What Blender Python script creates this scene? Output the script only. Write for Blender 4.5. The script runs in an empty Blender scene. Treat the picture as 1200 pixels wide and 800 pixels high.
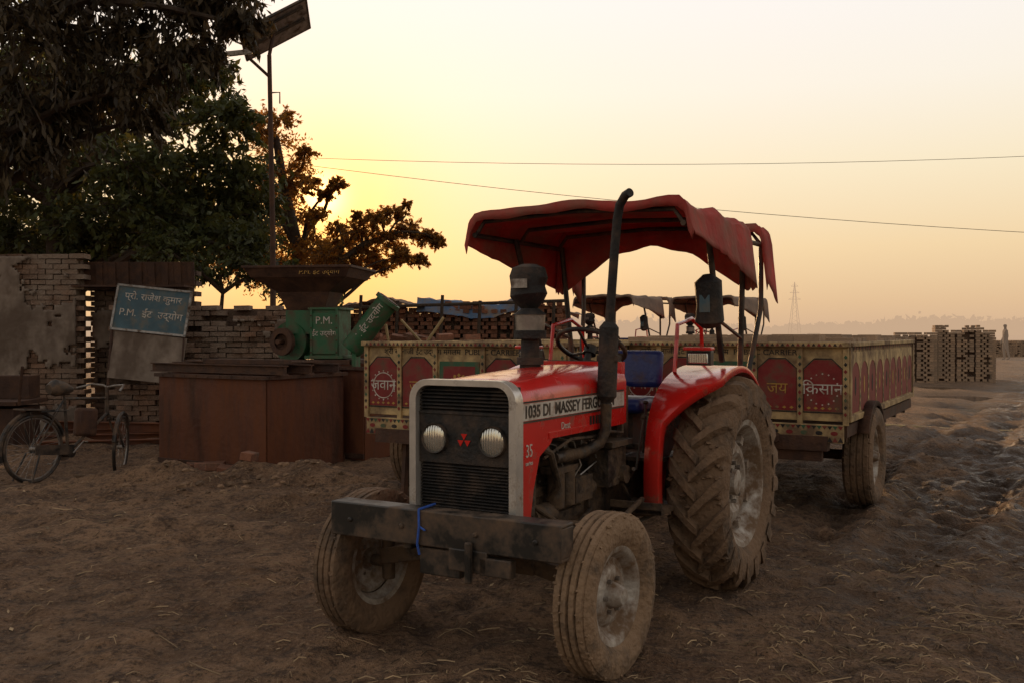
import bpy, math, random
import numpy as np
from mathutils import Vector, Matrix, Euler
random.seed(4); rng=np.random.default_rng(7)
S=bpy.context.scene
R=math.radians
FPX=1120.0; CH=1.52
def P(px,py,d): return Vector(((px-600)/FPX*d, d, CH+(390-py)/FPX*d))
def G(px,py):
    d=CH*FPX/(py-390); return Vector(((px-600)/FPX*d,d,0))
# ------------------------------------------------------------ materials
def nn(nt,t,**k):
    n=nt.nodes.new(t)
    for a,b in k.items(): setattr(n,a,b)
    return n
def mat(name,col,rough=.6,metal=0,var=.25,vscale=6,dirt=None,damt=0,dscale=4,bump=0,bscale=40,island=0,haze=0,coat=0,trans=0,lowmud=None,tcol=None,zs=None):
    m=bpy.data.materials.new(name); m.use_nodes=True; nt=m.node_tree; L=nt.links
    b=nt.nodes['Principled BSDF']; out=nt.nodes['Material Output']
    tc=nn(nt,'ShaderNodeTexCoord'); vec=tc.outputs['Object']
    if zs:
        vmz=nn(nt,'ShaderNodeVectorMath',operation='MULTIPLY'); vmz.inputs[1].default_value=(1,1,zs); L.new(vec,vmz.inputs[0]); vec=vmz.outputs[0]
    n=nn(nt,'ShaderNodeTexNoise'); n.inputs['Scale'].default_value=vscale; n.inputs['Detail'].default_value=3; n.inputs['Roughness'].default_value=.65
    L.new(vec,n.inputs['Vector'])
    mr=nn(nt,'ShaderNodeMapRange'); mr.inputs[1].default_value=.3; mr.inputs[2].default_value=.7; mr.inputs[3].default_value=1-var; mr.inputs[4].default_value=1+var
    L.new(n.outputs['Fac'],mr.inputs[0])
    val=mr.outputs[0]
    if island:
        g=nn(nt,'ShaderNodeNewGeometry'); mr2=nn(nt,'ShaderNodeMapRange'); mr2.inputs[3].default_value=1-island; mr2.inputs[4].default_value=1+island
        L.new(g.outputs['Random Per Island'],mr2.inputs[0])
        mu=nn(nt,'ShaderNodeMath',operation='MULTIPLY'); L.new(val,mu.inputs[0]); L.new(mr2.outputs[0],mu.inputs[1]); val=mu.outputs[0]
    vm=nn(nt,'ShaderNodeVectorMath',operation='SCALE'); vm.inputs[0].default_value=col[:3]; L.new(val,vm.inputs['Scale'])
    c=vm.outputs[0]
    if dirt:
        n2=nn(nt,'ShaderNodeTexNoise'); n2.inputs['Scale'].default_value=dscale; n2.inputs['Detail'].default_value=4; n2.inputs['Roughness'].default_value=.7
        L.new(vec,n2.inputs['Vector'])
        m2=nn(nt,'ShaderNodeMapRange'); m2.inputs[1].default_value=.62-damt*.45; m2.inputs[2].default_value=.78-damt*.3; L.new(n2.outputs['Fac'],m2.inputs[0])
        fac=m2.outputs[0]
        if lowmud:
            s=nn(nt,'ShaderNodeSeparateXYZ'); L.new(tc.outputs['Object'],s.inputs[0])
            a=nn(nt,'ShaderNodeMapRange'); a.inputs[1].default_value=lowmud; a.inputs[2].default_value=lowmud-.6; a.inputs[3].default_value=0; a.inputs[4].default_value=.85; L.new(s.outputs[2],a.inputs[0])
            b_=nn(nt,'ShaderNodeMath',operation='MULTIPLY'); L.new(a.outputs[0],b_.inputs[0]); L.new(n2.outputs['Fac'],b_.inputs[1])
            c_=nn(nt,'ShaderNodeMath',operation='ADD',use_clamp=True); L.new(b_.outputs[0],c_.inputs[0]); L.new(fac,c_.inputs[1]); fac=c_.outputs[0]
        mx=nn(nt,'ShaderNodeMix',data_type='RGBA'); L.new(fac,mx.inputs['Factor']); L.new(c,mx.inputs['A']); mx.inputs['B'].default_value=(*dirt,1)
        c=mx.outputs['Result']
        m3=nn(nt,'ShaderNodeMapRange'); m3.inputs[3].default_value=rough; m3.inputs[4].default_value=.92; L.new(fac,m3.inputs[0]); L.new(m3.outputs[0],b.inputs['Roughness'])
    else: b.inputs['Roughness'].default_value=rough
    L.new(c,b.inputs['Base Color']); b.inputs['Metallic'].default_value=metal
    if coat: b.inputs['Coat Weight'].default_value=coat; b.inputs['Coat Roughness'].default_value=.12
    if bump:
        n3=nn(nt,'ShaderNodeTexNoise'); n3.inputs['Scale'].default_value=bscale; n3.inputs['Detail'].default_value=2
        L.new(tc.outputs['Object'],n3.inputs['Vector'])
        bp=nn(nt,'ShaderNodeBump'); bp.inputs['Strength'].default_value=bump; bp.inputs['Distance'].default_value=.02
        L.new(n3.outputs['Fac'],bp.inputs['Height']); L.new(bp.outputs[0],b.inputs['Normal'])
    sh=b.outputs[0]
    if trans:
        t=nn(nt,'ShaderNodeBsdfTranslucent')
        if tcol: t.inputs[0].default_value=(*tcol,1)
        else: L.new(c,t.inputs[0])
        mm=nn(nt,'ShaderNodeMixShader'); mm.inputs[0].default_value=trans
        L.new(sh,mm.inputs[1]); L.new(t.outputs[0],mm.inputs[2]); sh=mm.outputs[0]
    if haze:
        e=nn(nt,'ShaderNodeEmission'); e.inputs[0].default_value=(.66,.45,.29,1); mm=nn(nt,'ShaderNodeMixShader'); mm.inputs[0].default_value=haze  # constant emission mixed into the material to imitate aerial haze
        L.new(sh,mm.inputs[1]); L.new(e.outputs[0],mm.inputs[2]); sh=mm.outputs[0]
    L.new(sh,out.inputs[0])
    return m
MUD=(.20,.13,.08)
M=dict(
 red=mat('red_paint',(.64,.016,.012),.26,0,.1,5,(.24,.08,.045),.17,7,coat=.5,lowmud=.98),
 redfade=mat('red_fabric',(.46,.062,.05),.85,0,.3,4,(.34,.15,.11),.52,2.5,bump=.5,bscale=14,trans=.25),
 greycloth=mat('grey_fabric',(.26,.19,.15),.85,0,.3,3,(.34,.24,.17),.3,3,bump=.4,bscale=10,trans=.15),
 black=mat('black_paint',(.016,.015,.014),.42,0,.2,8,(.13,.085,.055),.42,6),
 blackm=mat('matte_black',(.013,.012,.012),.7,0,.3,8,(.08,.055,.04),.35,6,bump=.3,bscale=60),
 engine=mat('engine_castings',(.032,.027,.024),.45,.3,.4,12,(.13,.085,.052),.55,9,bump=.5,bscale=30,lowmud=.85),
 silver=mat('silver_trim',(.62,.59,.55),.28,.5,.15,8,(.28,.2,.14),.2,10),
 rim=mat('rim_paint',(.46,.43,.39),.45,.3,.2,8,MUD,.56,7,bump=.3),
 tyre=mat('tyre_rubber',(.028,.024,.02),.8,0,.4,10,(.19,.120,.072),.86,5,bump=.8,bscale=30),
 tyre2=mat('muddy_tyre',(.035,.028,.024),.85,0,.4,10,(.25,.165,.10),.84,5,bump=.9,bscale=32),
 white=mat('white_paint',(.60,.56,.50),.5,0,.1,8,(.3,.2,.14),.3,9),
 blue=mat('blue_seat_vinyl',(.02,.035,.17),.4,0,.2,8,(.12,.09,.08),.25,6,bump=.2),
 steel=mat('worn_steel',(.30,.28,.26),.4,.8,.3,10,(.12,.07,.04),.3,6),
 rust=mat('rusty_sheet_steel',(.085,.027,.014),.5,.25,.5,5,(.17,.060,.026),.52,3.2,bump=.3,bscale=14,zs=.22),
 rustd=mat('dark_rusty_steel',(.06,.030,.020),.7,.2,.4,4,(.12,.06,.035),.38,5,bump=.3),
 green=mat('green_paint',(.022,.13,.055),.5,0,.2,6,(.10,.085,.055),.45,6),
 cream=mat('cream_paint',(.50,.36,.17),.65,0,.3,6,(.17,.11,.065),.48,4,bump=.15),
 maroon=mat('maroon_paint',(.22,.014,.014),.6,0,.25,6,(.14,.075,.048),.34,6),
 orange=mat('yellow_lettering',(.46,.26,.05),.6,0,.15,8,(.17,.11,.065),.3,8),
 greenp=mat('green_lettering',(.03,.11,.055),.6,0,.15,8,(.14,.09,.05),.35,8),
 brick=mat('fired_brick',(.22,.095,.055),.9,0,.25,9,(.13,.08,.055),.3,4,bump=.6,bscale=40,island=.4),
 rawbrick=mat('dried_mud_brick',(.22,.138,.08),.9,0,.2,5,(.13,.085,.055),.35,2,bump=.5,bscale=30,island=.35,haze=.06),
 wash=mat('old_whitewashed_brick',(.18,.105,.068),.9,0,.35,6,(.27,.21,.165),.46,1.1,bump=.9,bscale=30,island=.35),
 plaster=mat('old_plaster',(.30,.245,.20),.95,0,.35,2.2,(.13,.095,.072),.55,1.6,bump=.9,bscale=9,zs=.6),
 mortar=mat('old_mortar',(.14,.10,.075),.95,0,.3,8,bump=.6,bscale=30),
 darkbrick=mat('dark_brick',(.085,.055,.042),.95,0,.3,5,(.16,.115,.08),.35,3,bump=.8,bscale=30,island=.35),  # dark brick tone, also used for stack cores and wall backing
 slate=mat('slate_blue_board',(.055,.115,.15),.6,0,.2,5,(.17,.16,.13),.32,4),
 bark=mat('bark',(.05,.034,.023),.9,0,.35,14,bump=.8,bscale=25),
 leafd=mat('dark_leaves',(.06,.042,.018),.6,0,.3,1,island=.6,trans=.3),
 leafg=mat('green_leaves',(.05,.064,.018),.6,0,.4,.5,island=.6,trans=.35,tcol=(.11,.10,.02)),
 leafo=mat('feathery_leaves',(.11,.072,.020),.6,0,.3,.8,island=.5,trans=.6,tcol=(.46,.20,.03)),
 straw=mat('straw',(.30,.215,.125),.85,0,.3,3,island=.5),
 litter=mat('dry_leaf_litter',(.11,.07,.04),.85,0,.3,3,island=.5),
 clod=mat('dirt_clods',(.17,.108,.064),.95,0,.3,9,bump=.6,island=.5),
 tarp=mat('blue_tarpaulin',(.06,.13,.25),.55,0,.3,4,(.2,.16,.13),.4,3,bump=.5,bscale=8),
 bamboo=mat('bamboo',(.36,.26,.12),.6,0,.3,5),
 rope=mat('blue_rope',(.03,.10,.45),.7,0,.2,30),
 wire=mat('cable_black',(.10,.08,.06),.7),
 panel=mat('solar_panel_glass',(.05,.05,.06),.3,.2,.2,6),
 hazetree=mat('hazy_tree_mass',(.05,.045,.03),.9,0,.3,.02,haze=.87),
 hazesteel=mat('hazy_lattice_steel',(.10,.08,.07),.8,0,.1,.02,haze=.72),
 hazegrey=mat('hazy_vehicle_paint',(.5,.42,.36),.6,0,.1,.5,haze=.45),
 cloth=mat('dark_clothing',(.05,.04,.045),.9,0,.2,9,haze=.15),
)
m=bpy.data.materials.new('lamp_glass'); m.use_nodes=True; nt=m.node_tree; b=nt.nodes['Principled BSDF']; b.inputs['Base Color'].default_value=(.75,.74,.66,1); b.inputs['Metallic'].default_value=.75; b.inputs['Roughness'].default_value=.14
b.inputs['Coat Weight'].default_value=1
tc=nn(nt,'ShaderNodeTexCoord'); wv=nn(nt,'ShaderNodeTexWave'); wv.inputs['Scale'].default_value=22; wv.bands_direction='X'; nt.links.new(tc.outputs['Object'],wv.inputs[0]); bp=nn(nt,'ShaderNodeBump'); bp.inputs['Strength'].default_value=.6; bp.inputs['Distance'].default_value=.01; nt.links.new(wv.outputs['Fac'],bp.inputs['Height']); nt.links.new(bp.outputs[0],b.inputs['Normal']); M['glass']=m
w=bpy.data.materials.new('puddle_water'); w.use_nodes=True; nt=w.node_tree
b=nt.nodes['Principled BSDF']; b.inputs['Base Color'].default_value=(.06,.04,.026,1); b.inputs['Roughness'].default_value=.14
tc=nn(nt,'ShaderNodeTexCoord'); n3=nn(nt,'ShaderNodeTexNoise'); n3.inputs['Scale'].default_value=7; nt.links.new(tc.outputs['Object'],n3.inputs['Vector']); bp=nn(nt,'ShaderNodeBump'); bp.inputs['Strength'].default_value=.25; bp.inputs['Distance'].default_value=.02; nt.links.new(n3.outputs['Fac'],bp.inputs['Height']); nt.links.new(bp.outputs[0],b.inputs['Normal']); M['water']=w

# ------------------------------------------------------------ mesh builder
class MB:
    def __init__(s): s.V=[];s.F=[];s.M=[]
    def add(s,vs,fs,m=0,T=None):
        o=len(s.V)
        if T is not None: vs=[T@Vector(v) for v in vs]
        s.V.extend([tuple(v) for v in vs]); s.F.extend([tuple(i+o for i in f) for f in fs]); s.M.extend([m]*len(fs))
    def box(s,c,d,m=0,rot=None,taper=None):
        x,y,z=d[0]/2,d[1]/2,d[2]/2; t=taper or 1
        vs=[(-x,-y,-z),(x,-y,-z),(x,y,-z),(-x,y,-z),(-x*t,-y*t,z),(x*t,-y*t,z),(x*t,y*t,z),(-x*t,y*t,z)]
        T=Matrix.Translation(Vector(c))
        if rot is not None: T=T@Euler(rot).to_matrix().to_4x4()
        s.add(vs,[(3,2,1,0),(4,5,6,7),(0,1,5,4),(1,2,6,5),(2,3,7,6),(3,0,4,7)],m,T)
    def cyl(s,a,b,r,r2=None,n=16,m=0,caps=True):
        s.tube([a,b],[r,r if r2 is None else r2],n,m,caps)
    def tube(s,pts,r,n=8,m=0,caps=True):
        pts=[Vector(p) for p in pts]; k=len(pts)
        if not isinstance(r,(list,tuple)): r=[r]*k
        o=len(s.V); up=None
        for i,p in enumerate(pts):
            t=(pts[min(i+1,k-1)]-pts[max(i-1,0)])
            t=t.normalized() if t.length>1e-9 else Vector((0,0,1))
            if up is None:
                up=Vector((0,0,1)) if abs(t.z)<.9 else Vector((1,0,0))
            a=(up-t*up.dot(t)); a=a.normalized() if a.length>1e-6 else t.orthogonal().normalized()
            up=a; b=t.cross(a)
            for j in range(n):
                q=2*math.pi*j/n; s.V.append(tuple(p+(a*math.cos(q)+b*math.sin(q))*r[i]))
        for i in range(k-1):
            for j in range(n):
                s.F.append((o+i*n+j,o+i*n+(j+1)%n,o+(i+1)*n+(j+1)%n,o+(i+1)*n+j)); s.M.append(m)
        if caps:
            s.F.append(tuple(o+j for j in range(n))[::-1]); s.M.append(m)
            s.F.append(tuple(o+(k-1)*n+j for j in range(n))); s.M.append(m)
    def lathe(s,prof,T,n=48,m=0):
        vs=[];fs=[];k=len(prof)
        for j in range(n):
            q=2*math.pi*j/n
            for x,r in prof: vs.append((x,r*math.cos(q),r*math.sin(q)))
        for j in range(n):
            for i in range(k-1):
                a=j*k+i;b=((j+1)%n)*k+i; fs.append((a,a+1,b+1,b))
        s.add(vs,fs,m,T)
    def prism(s,pts,ax,t0,t1,m=0,T=None):
        def mk(a,b,t):
            return {'X':(t,a,b),'Y':(a,t,b),'Z':(a,b,t)}[ax]
        n=len(pts)
        vs=[mk(a,b,t0) for a,b in pts]+[mk(a,b,t1) for a,b in pts]
        fs=[tuple(range(n))[::-1],tuple(range(n,2*n))]+[(i,(i+1)%n,n+(i+1)%n,n+i) for i in range(n)]
        s.add(vs,fs,m,T)
    def ring(s,outer,inner,ax,t0,t1,m=0):
        n=len(outer)
        def mk(p,t): return {'X':(t,*p),'Y':(p[0],t,p[1]),'Z':(*p,t)}[ax]
        vs=[mk(p,t0) for p in outer]+[mk(p,t0) for p in inner]+[mk(p,t1) for p in outer]+[mk(p,t1) for p in inner]
        fs=[]
        for i in range(n):
            j=(i+1)%n
            fs+=[(i,j,n+j,n+i),(2*n+i,3*n+i,3*n+j,2*n+j),(i,2*n+i,2*n+j,j),(n+i,n+j,3*n+j,3*n+i)]
        s.add(vs,fs,m)
    def build(s,name,mats,parent=None,loc=(0,0,0),rot=(0,0,0),bevel=0,smooth=35,recalc=True):
        me=bpy.data.meshes.new(name); me.from_pydata(s.V,[],s.F)
        for k in mats: me.materials.append(M[k])
        me.polygons.foreach_set('material_index',s.M)
        if recalc:
            import bmesh
            bm=bmesh.new(); bm.from_mesh(me); bmesh.ops.recalc_face_normals(bm,faces=bm.faces); bm.to_mesh(me); bm.free()
        if smooth:
            me.polygons.foreach_set('use_smooth',[True]*len(me.polygons)); me.set_sharp_from_angle(angle=R(smooth))
        o=bpy.data.objects.new(name,me); S.collection.objects.link(o)
        o.parent=parent; o.location=loc; o.rotation_euler=rot
        if bevel:
            bv=o.modifiers.new('bevel','BEVEL'); bv.width=bevel; bv.segments=2; bv.limit_method='ANGLE'; bv.angle_limit=R(40)
        return o
def empty(name,loc=(0,0,0),rot=(0,0,0)):
    e=bpy.data.objects.new(name,None); S.collection.objects.link(e); e.location=loc; e.rotation_euler=rot; e.empty_display_size=.2; return e
def text(name,body,size,loc,rot,mk,parent=None,ext=.001,align='CENTER',sx=1):
    c=bpy.data.curves.new(name,'FONT'); c.body=body; c.size=size; c.extrude=ext; c.align_x=align; c.align_y='CENTER'; c.materials.append(M[mk])
    o=bpy.data.objects.new(name,c); S.collection.objects.link(o); o.parent=parent; o.location=loc; o.rotation_euler=rot; o.scale=(sx,1,1)
    return o
def rrect(cx,cz,w,h,r,n=6,rb=None):
    rb=r if rb is None else rb; pts=[]
    for (sx,sz,a0,rr) in ((1,1,0,r),(-1,1,90,r),(-1,-1,180,rb),(1,-1,270,rb)):
        for i in range(n+1):
            a=R(a0+90*i/n); pts.append((cx+sx*(w/2-rr)+rr*math.cos(a),cz+sz*(h/2-rr)+rr*math.sin(a)))
    return pts
# ------------------------------------------------------------ terrain
def hsh(i,j,s): 
    v=np.sin(i*127.1+j*311.7+s*74.7)*43758.5453; return v-np.floor(v)
def vn(x,y,s=0):
    i=np.floor(x);j=np.floor(y);f=x-i;g=y-j;f=f*f*(3-2*f);g=g*g*(3-2*g)
    return (hsh(i,j,s)*(1-f)+hsh(i+1,j,s)*f)*(1-g)+(hsh(i,j+1,s)*(1-f)+hsh(i+1,j+1,s)*f)*g-.5
PUD=[(5.65,12.3,.55,.36),(4.95,11.3,.20,.25),(6.7,14.3,.35,.35),(9.6,20,.8,.75),(11.3,24.0,1.2,1.3),(7.9,17.2,.3,.35),(12.6,28,1.0,1.2)]
MOUNDS=[(-3.4,9.3,.9,.5,.16),(-4.4,8.2,1.2,.5,.10),(-1.7,8.6,.7,.5,.13),(-2.9,7.4,1.2,.4,.08),(-5.6,12.3,1.2,.6,.15),(-2.2,9.6,.8,.5,.16),(5,6.3,.5,1.0,.05),(-5.5,6.5,1.5,.6,.08),(20,46,6,3,.25)]
def H(x,y):
    x=np.asarray(x,float);y=np.asarray(y,float)
    z=.06*vn(x*.35,y*.35,1)+.04*vn(x*1.1,y*1.1,2)+.045*vn(x*3.1,y*3.1,3)+.036*vn(x*7.3,y*7.3,4)+.022*vn(x*14,y*14,5)
    for a,b,sx,sy,h in MOUNDS: z=z+h*np.exp(-((x-a)/sx)**2-((y-b)/sy)**2)*(1+1.4*vn(x*3,y*3,9))
    s=x*.866-y*.5; t=x*.5+y*.866
    on=np.clip((t-5.2)/2.5,0,1)
    churn=np.clip((s+3.0)/1.5,0,1)*on
    z=z+churn*(.06*vn(x*2.1,y*2.1,14)+.08*np.abs(vn(x*4.7,y*4.7,15))+.05*vn(x*9,y*9,16)-.015)
    for c,wd,dp in ((-.75,.17,.11),(.15,.15,.07),(.6,.18,.09),(.95,.14,.10),(1.6,.2,.11),(2.3,.18,.08),(-1.7,.17,.08)):
        cc=c+.5*vn(t*.3,t*0+c*7,6)
        brk=np.clip(.7+2*vn(t*.8,t*0+c*5,17),0,1)
        tread=1+.3*np.sign(np.sin(t*22+np.abs(s-cc)*16))
        z=z-dp*np.exp(-((s-cc)/wd)**2)*on*tread*brk+.6*dp*np.exp(-((s-cc-.3)/.12)**2)*on*brk
    for c,wd,dp in ((-2.9,.16,.03),(-4.1,.16,.03),(1.9,.15,.03)):
        cc=c+.3*vn(t*.4,t*0+c*3,8); brk=np.clip(.6+2*vn(t*.9,t*0+c*5,18),0,1); z=z-dp*np.exp(-((s-cc)/wd)**2)*(1+.4*np.sign(np.sin(t*24+(s-cc)*18)))*brk
    for a,b,sx,sy in PUD:   # hollow holding water
        k=np.exp(-(((x-a)/sx)**2+((y-b)/sy)**2)**1.0); z=z*(1-.8*k)-.17*k
    far=np.clip((np.hypot(x,y)-60)/200,0,1)
    return z*(1-far)
def axis(a,b,st,lo,hi,g=1.12):
    c=list(np.arange(a,b,st)); d=st;x=c[-1];up=[]
    while x<hi: d*=g;x+=d;up.append(x)
    d=st;x=a;dn=[]
    while x>lo: d*=g;x-=d;dn.append(x)
    return np.array(dn[::-1]+c+up)
xs=axis(-6.0,8.0,.036,-2500,2500); ys=axis(2.4,12,.036,-400,4000,1.06)
X,Y=np.meshgrid(xs,ys); Z=H(X,Y)
nx,ny=len(xs),len(ys)
me=bpy.data.meshes.new('ground'); me.vertices.add(nx*ny)
me.vertices.foreach_set('co',np.stack([X,Y,Z],-1).astype(np.float32).ravel())
I=(np.arange(ny-1)[:,None]*nx+np.arange(nx-1)[None,:]).ravel()
q=np.stack([I,I+1,I+nx+1,I+nx],-1).astype(np.int32)
me.loops.add(q.size); me.loops.foreach_set('vertex_index',q.ravel()); me.polygons.add(len(q)); me.polygons.foreach_set('loop_start',np.arange(len(q),dtype=np.int32)*4)
me.update(calc_edges=True); me.polygons.foreach_set('use_smooth',np.ones(len(q),bool))
g=bpy.data.objects.new('ground',me); S.collection.objects.link(g)
gm=bpy.data.materials.new('packed_dirt'); gm.use_nodes=True; nt=gm.node_tree;L=nt.links; b=nt.nodes['Principled BSDF']
tc=nn(nt,'ShaderNodeTexCoord')
def noise(sc,det=5,ro=.65,vec=None):
    n=nn(nt,'ShaderNodeTexNoise'); n.inputs['Scale'].default_value=sc;n.inputs['Detail'].default_value=det;n.inputs['Roughness'].default_value=ro; L.new(vec or tc.outputs['Object'],n.inputs['Vector']); return n.outputs['Fac']
def mrng(s,a,b_,c=0,d=1):
    n=nn(nt,'ShaderNodeMapRange'); n.inputs[1].default_value=a;n.inputs[2].default_value=b_;n.inputs[3].default_value=c;n.inputs[4].default_value=d;L.new(s,n.inputs[0]); return n.outputs[0]
def mix(f,a,b_):
    n=nn(nt,'ShaderNodeMix',data_type='RGBA'); L.new(f,n.inputs['Factor'])
    for k,v in (('A',a),('B',b_)):
        if isinstance(v,tuple): n.inputs[k].default_value=(*v,1)
        else: L.new(v,n.inputs[k])
    return n.outputs['Result']
def mth(op,a,b_):
    n=nn(nt,'ShaderNodeMath',operation=op)
    for i,v in enumerate((a,b_)):
        if isinstance(v,(int,float)): n.inputs[i].default_value=v
        else: L.new(v,n.inputs[i])
    return n.outputs[0]
n5=noise(5,5,.78)
c=mix(mrng(noise(.9,3),.40,.60),(.165,.088,.044),(.32,.19,.105))
c=mix(mrng(n5,.48,.61),c,(.085,.046,.025))
n38=noise(32,4,.8)
c=mix(mrng(n38,.52,.70),c,(.38,.25,.15))
c=mix(mrng(n38,.46,.36),c,(.06,.035,.020))  # dark cracks coloured in to stand in for weak ground shading
sx=nn(nt,'ShaderNodeSeparateXYZ'); L.new(tc.outputs['Object'],sx.inputs[0])
lat=mth('SUBTRACT',mth('MULTIPLY',sx.outputs[0],.866),mth('MULTIPLY',sx.outputs[1],.5))
wet=mth('MULTIPLY',mrng(lat,-3.0,-.8),mrng(sx.outputs[1],4.2,7.5))
wetn=noise(1.1,5)
wet=mth('MULTIPLY',wet,mrng(wetn,.36,.54))
c=mix(mth('MULTIPLY',wet,.86),c,(.055,.033,.020))
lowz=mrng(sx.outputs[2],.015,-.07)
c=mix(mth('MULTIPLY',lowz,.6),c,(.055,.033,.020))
L.new(c,b.inputs['Base Color'])
L.new(mrng(mth('MULTIPLY',wet,mrng(n5,.42,.58)),0,1,.93,.34),b.inputs['Roughness'])
h1=mth('ADD',mth('MULTIPLY',noise(16,4,.75),.8),mth('MULTIPLY',n38,.35))
bp=nn(nt,'ShaderNodeBump'); bp.inputs['Strength'].default_value=1; bp.inputs['Distance'].default_value=.09; L.new(h1,bp.inputs['Height']); L.new(bp.outputs[0],b.inputs['Normal'])
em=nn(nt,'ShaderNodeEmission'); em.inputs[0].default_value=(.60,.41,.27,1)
ms=nn(nt,'ShaderNodeMixShader'); L.new(mrng(sx.outputs[1],18,230,.0,.92),ms.inputs[0]); L.new(b.outputs[0],ms.inputs[1]); L.new(em.outputs[0],ms.inputs[2]); L.new(ms.outputs[0],nt.nodes['Material Output'].inputs[0])  # distance haze painted on as emission, growing with depth along Y
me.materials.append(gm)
def hz(x,y): return float(H(x,y))
pb=MB()
for a,bb,sxx,syy in PUD:
    pts=[(a+sxx*1.0*math.cos(t)*(1+.12*math.sin(3*t+a)),bb+syy*1.0*math.sin(t)*(1+.15*math.cos(2*t+a))) for t in np.linspace(0,2*math.pi,32,endpoint=False)]
    pb.add([(p[0],p[1],-.105) for p in pts],[tuple(range(32))])
pb.build('puddle_water',['water'],smooth=0,recalc=False)
sb=MB()
for i in range(3400):
    if i<1400: y=2.6+6.6*random.random()**1.2; x=random.uniform(-.56,.56)*y+.3
    else:
        cx,cy=random.choice([(1.6,4.6),(2.4,5.0),(.5,3.4),(3.3,4.6),(-.6,3.3),(2.6,6.2),(1.2,3.3),(-.1,3.8),(.3,3.1),(1.9,3.9)]); x=random.gauss(cx,.35);y=random.gauss(cy,.22)
    a=random.gauss(.5,1.1); l=random.uniform(.02,.10)*(2.6 if random.random()<.08 else 1); z=hz(x,y)+.006; wd=random.uniform(.0015,.0036)
    dx,dy=math.cos(a)*l/2,math.sin(a)*l/2; k=random.uniform(0,.012); bn=random.uniform(-.2,.2)
    sb.tube([(x-dx,y-dy,hz(x-dx,y-dy)+.004),(x+dy*bn,y-dx*bn,z+k),(x+dx,y+dy,hz(x+dx,y+dy)+.004)],wd,3,random.random()<.4,False)
for i in range(900):
    y=2.6+7*random.random(); x=random.uniform(-.56,.56)*y; z=hz(x,y)+.008; a=random.uniform(0,6.28); l=random.uniform(.008,.030)
    u=Vector((math.cos(a),math.sin(a),random.uniform(-.2,.4)))*l; v=Vector((-math.sin(a),math.cos(a),random.uniform(-.3,.3)))*l*.4; c_=Vector((x,y,z))
    sb.add([c_-u,c_+v,c_+u,c_-v],[(0,1,2,3)],random.random()<.7)
sb.build('scattered_straw',['straw','litter'],smooth=0,recalc=False)
cb=MB()
def rock(mb,c,r,m=0):
    vs=[(0,0,1),(.9,0,.3),(.28,.85,.3),(-.72,.52,.3),(-.72,-.52,.3),(.28,-.85,.3),(.72,.52,-.4),(-.28,.85,-.4),(-.9,0,-.4),(-.28,-.85,-.4),(.72,-.52,-.4),(0,0,-.9)]
    fs=[(0,1,2),(0,2,3),(0,3,4),(0,4,5),(0,5,1),(1,6,2),(2,7,3),(3,8,4),(4,9,5),(5,10,1),(6,7,2),(7,8,3),(8,9,4),(9,10,5),(10,6,1),(11,7,6),(11,8,7),(11,9,8),(11,10,9),(11,6,10)]
    e=Euler((random.random()*6,random.random()*6,random.random()*6)).to_matrix()
    vs=[Vector(c)+Vector(((e@(Vector(v)*r*random.uniform(.65,1.25))).x,(e@(Vector(v)*r*random.uniform(.65,1.25))).y,(e@(Vector(v)*r)).z*.65)) for v in vs]
    mb.add(vs,fs,m)
for i in range(4200):
    if i%4==0: x=random.gauss(-3,1.6);y=random.gauss(8.8,.7)
    elif i%4==1: x=random.uniform(2.5,7);y=random.uniform(4,14)
    else: y=2.5+7*random.random()**1.4;x=random.uniform(-.56,.56)*y
    r=random.choice([.003,.004,.004,.005,.006,.008,.011,.02 if i%4<2 else .007]); rock(cb,(x,y,hz(x,y)+r*.2),r)
for i in range(80):
    x=random.gauss(-2.6,1.0);y=random.gauss(9.3,.4); rock(cb,(x,y,hz(x,y)),random.uniform(.02,.06))
cb.build('dirt_clods',['clod'],smooth=0,recalc=False)

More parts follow.
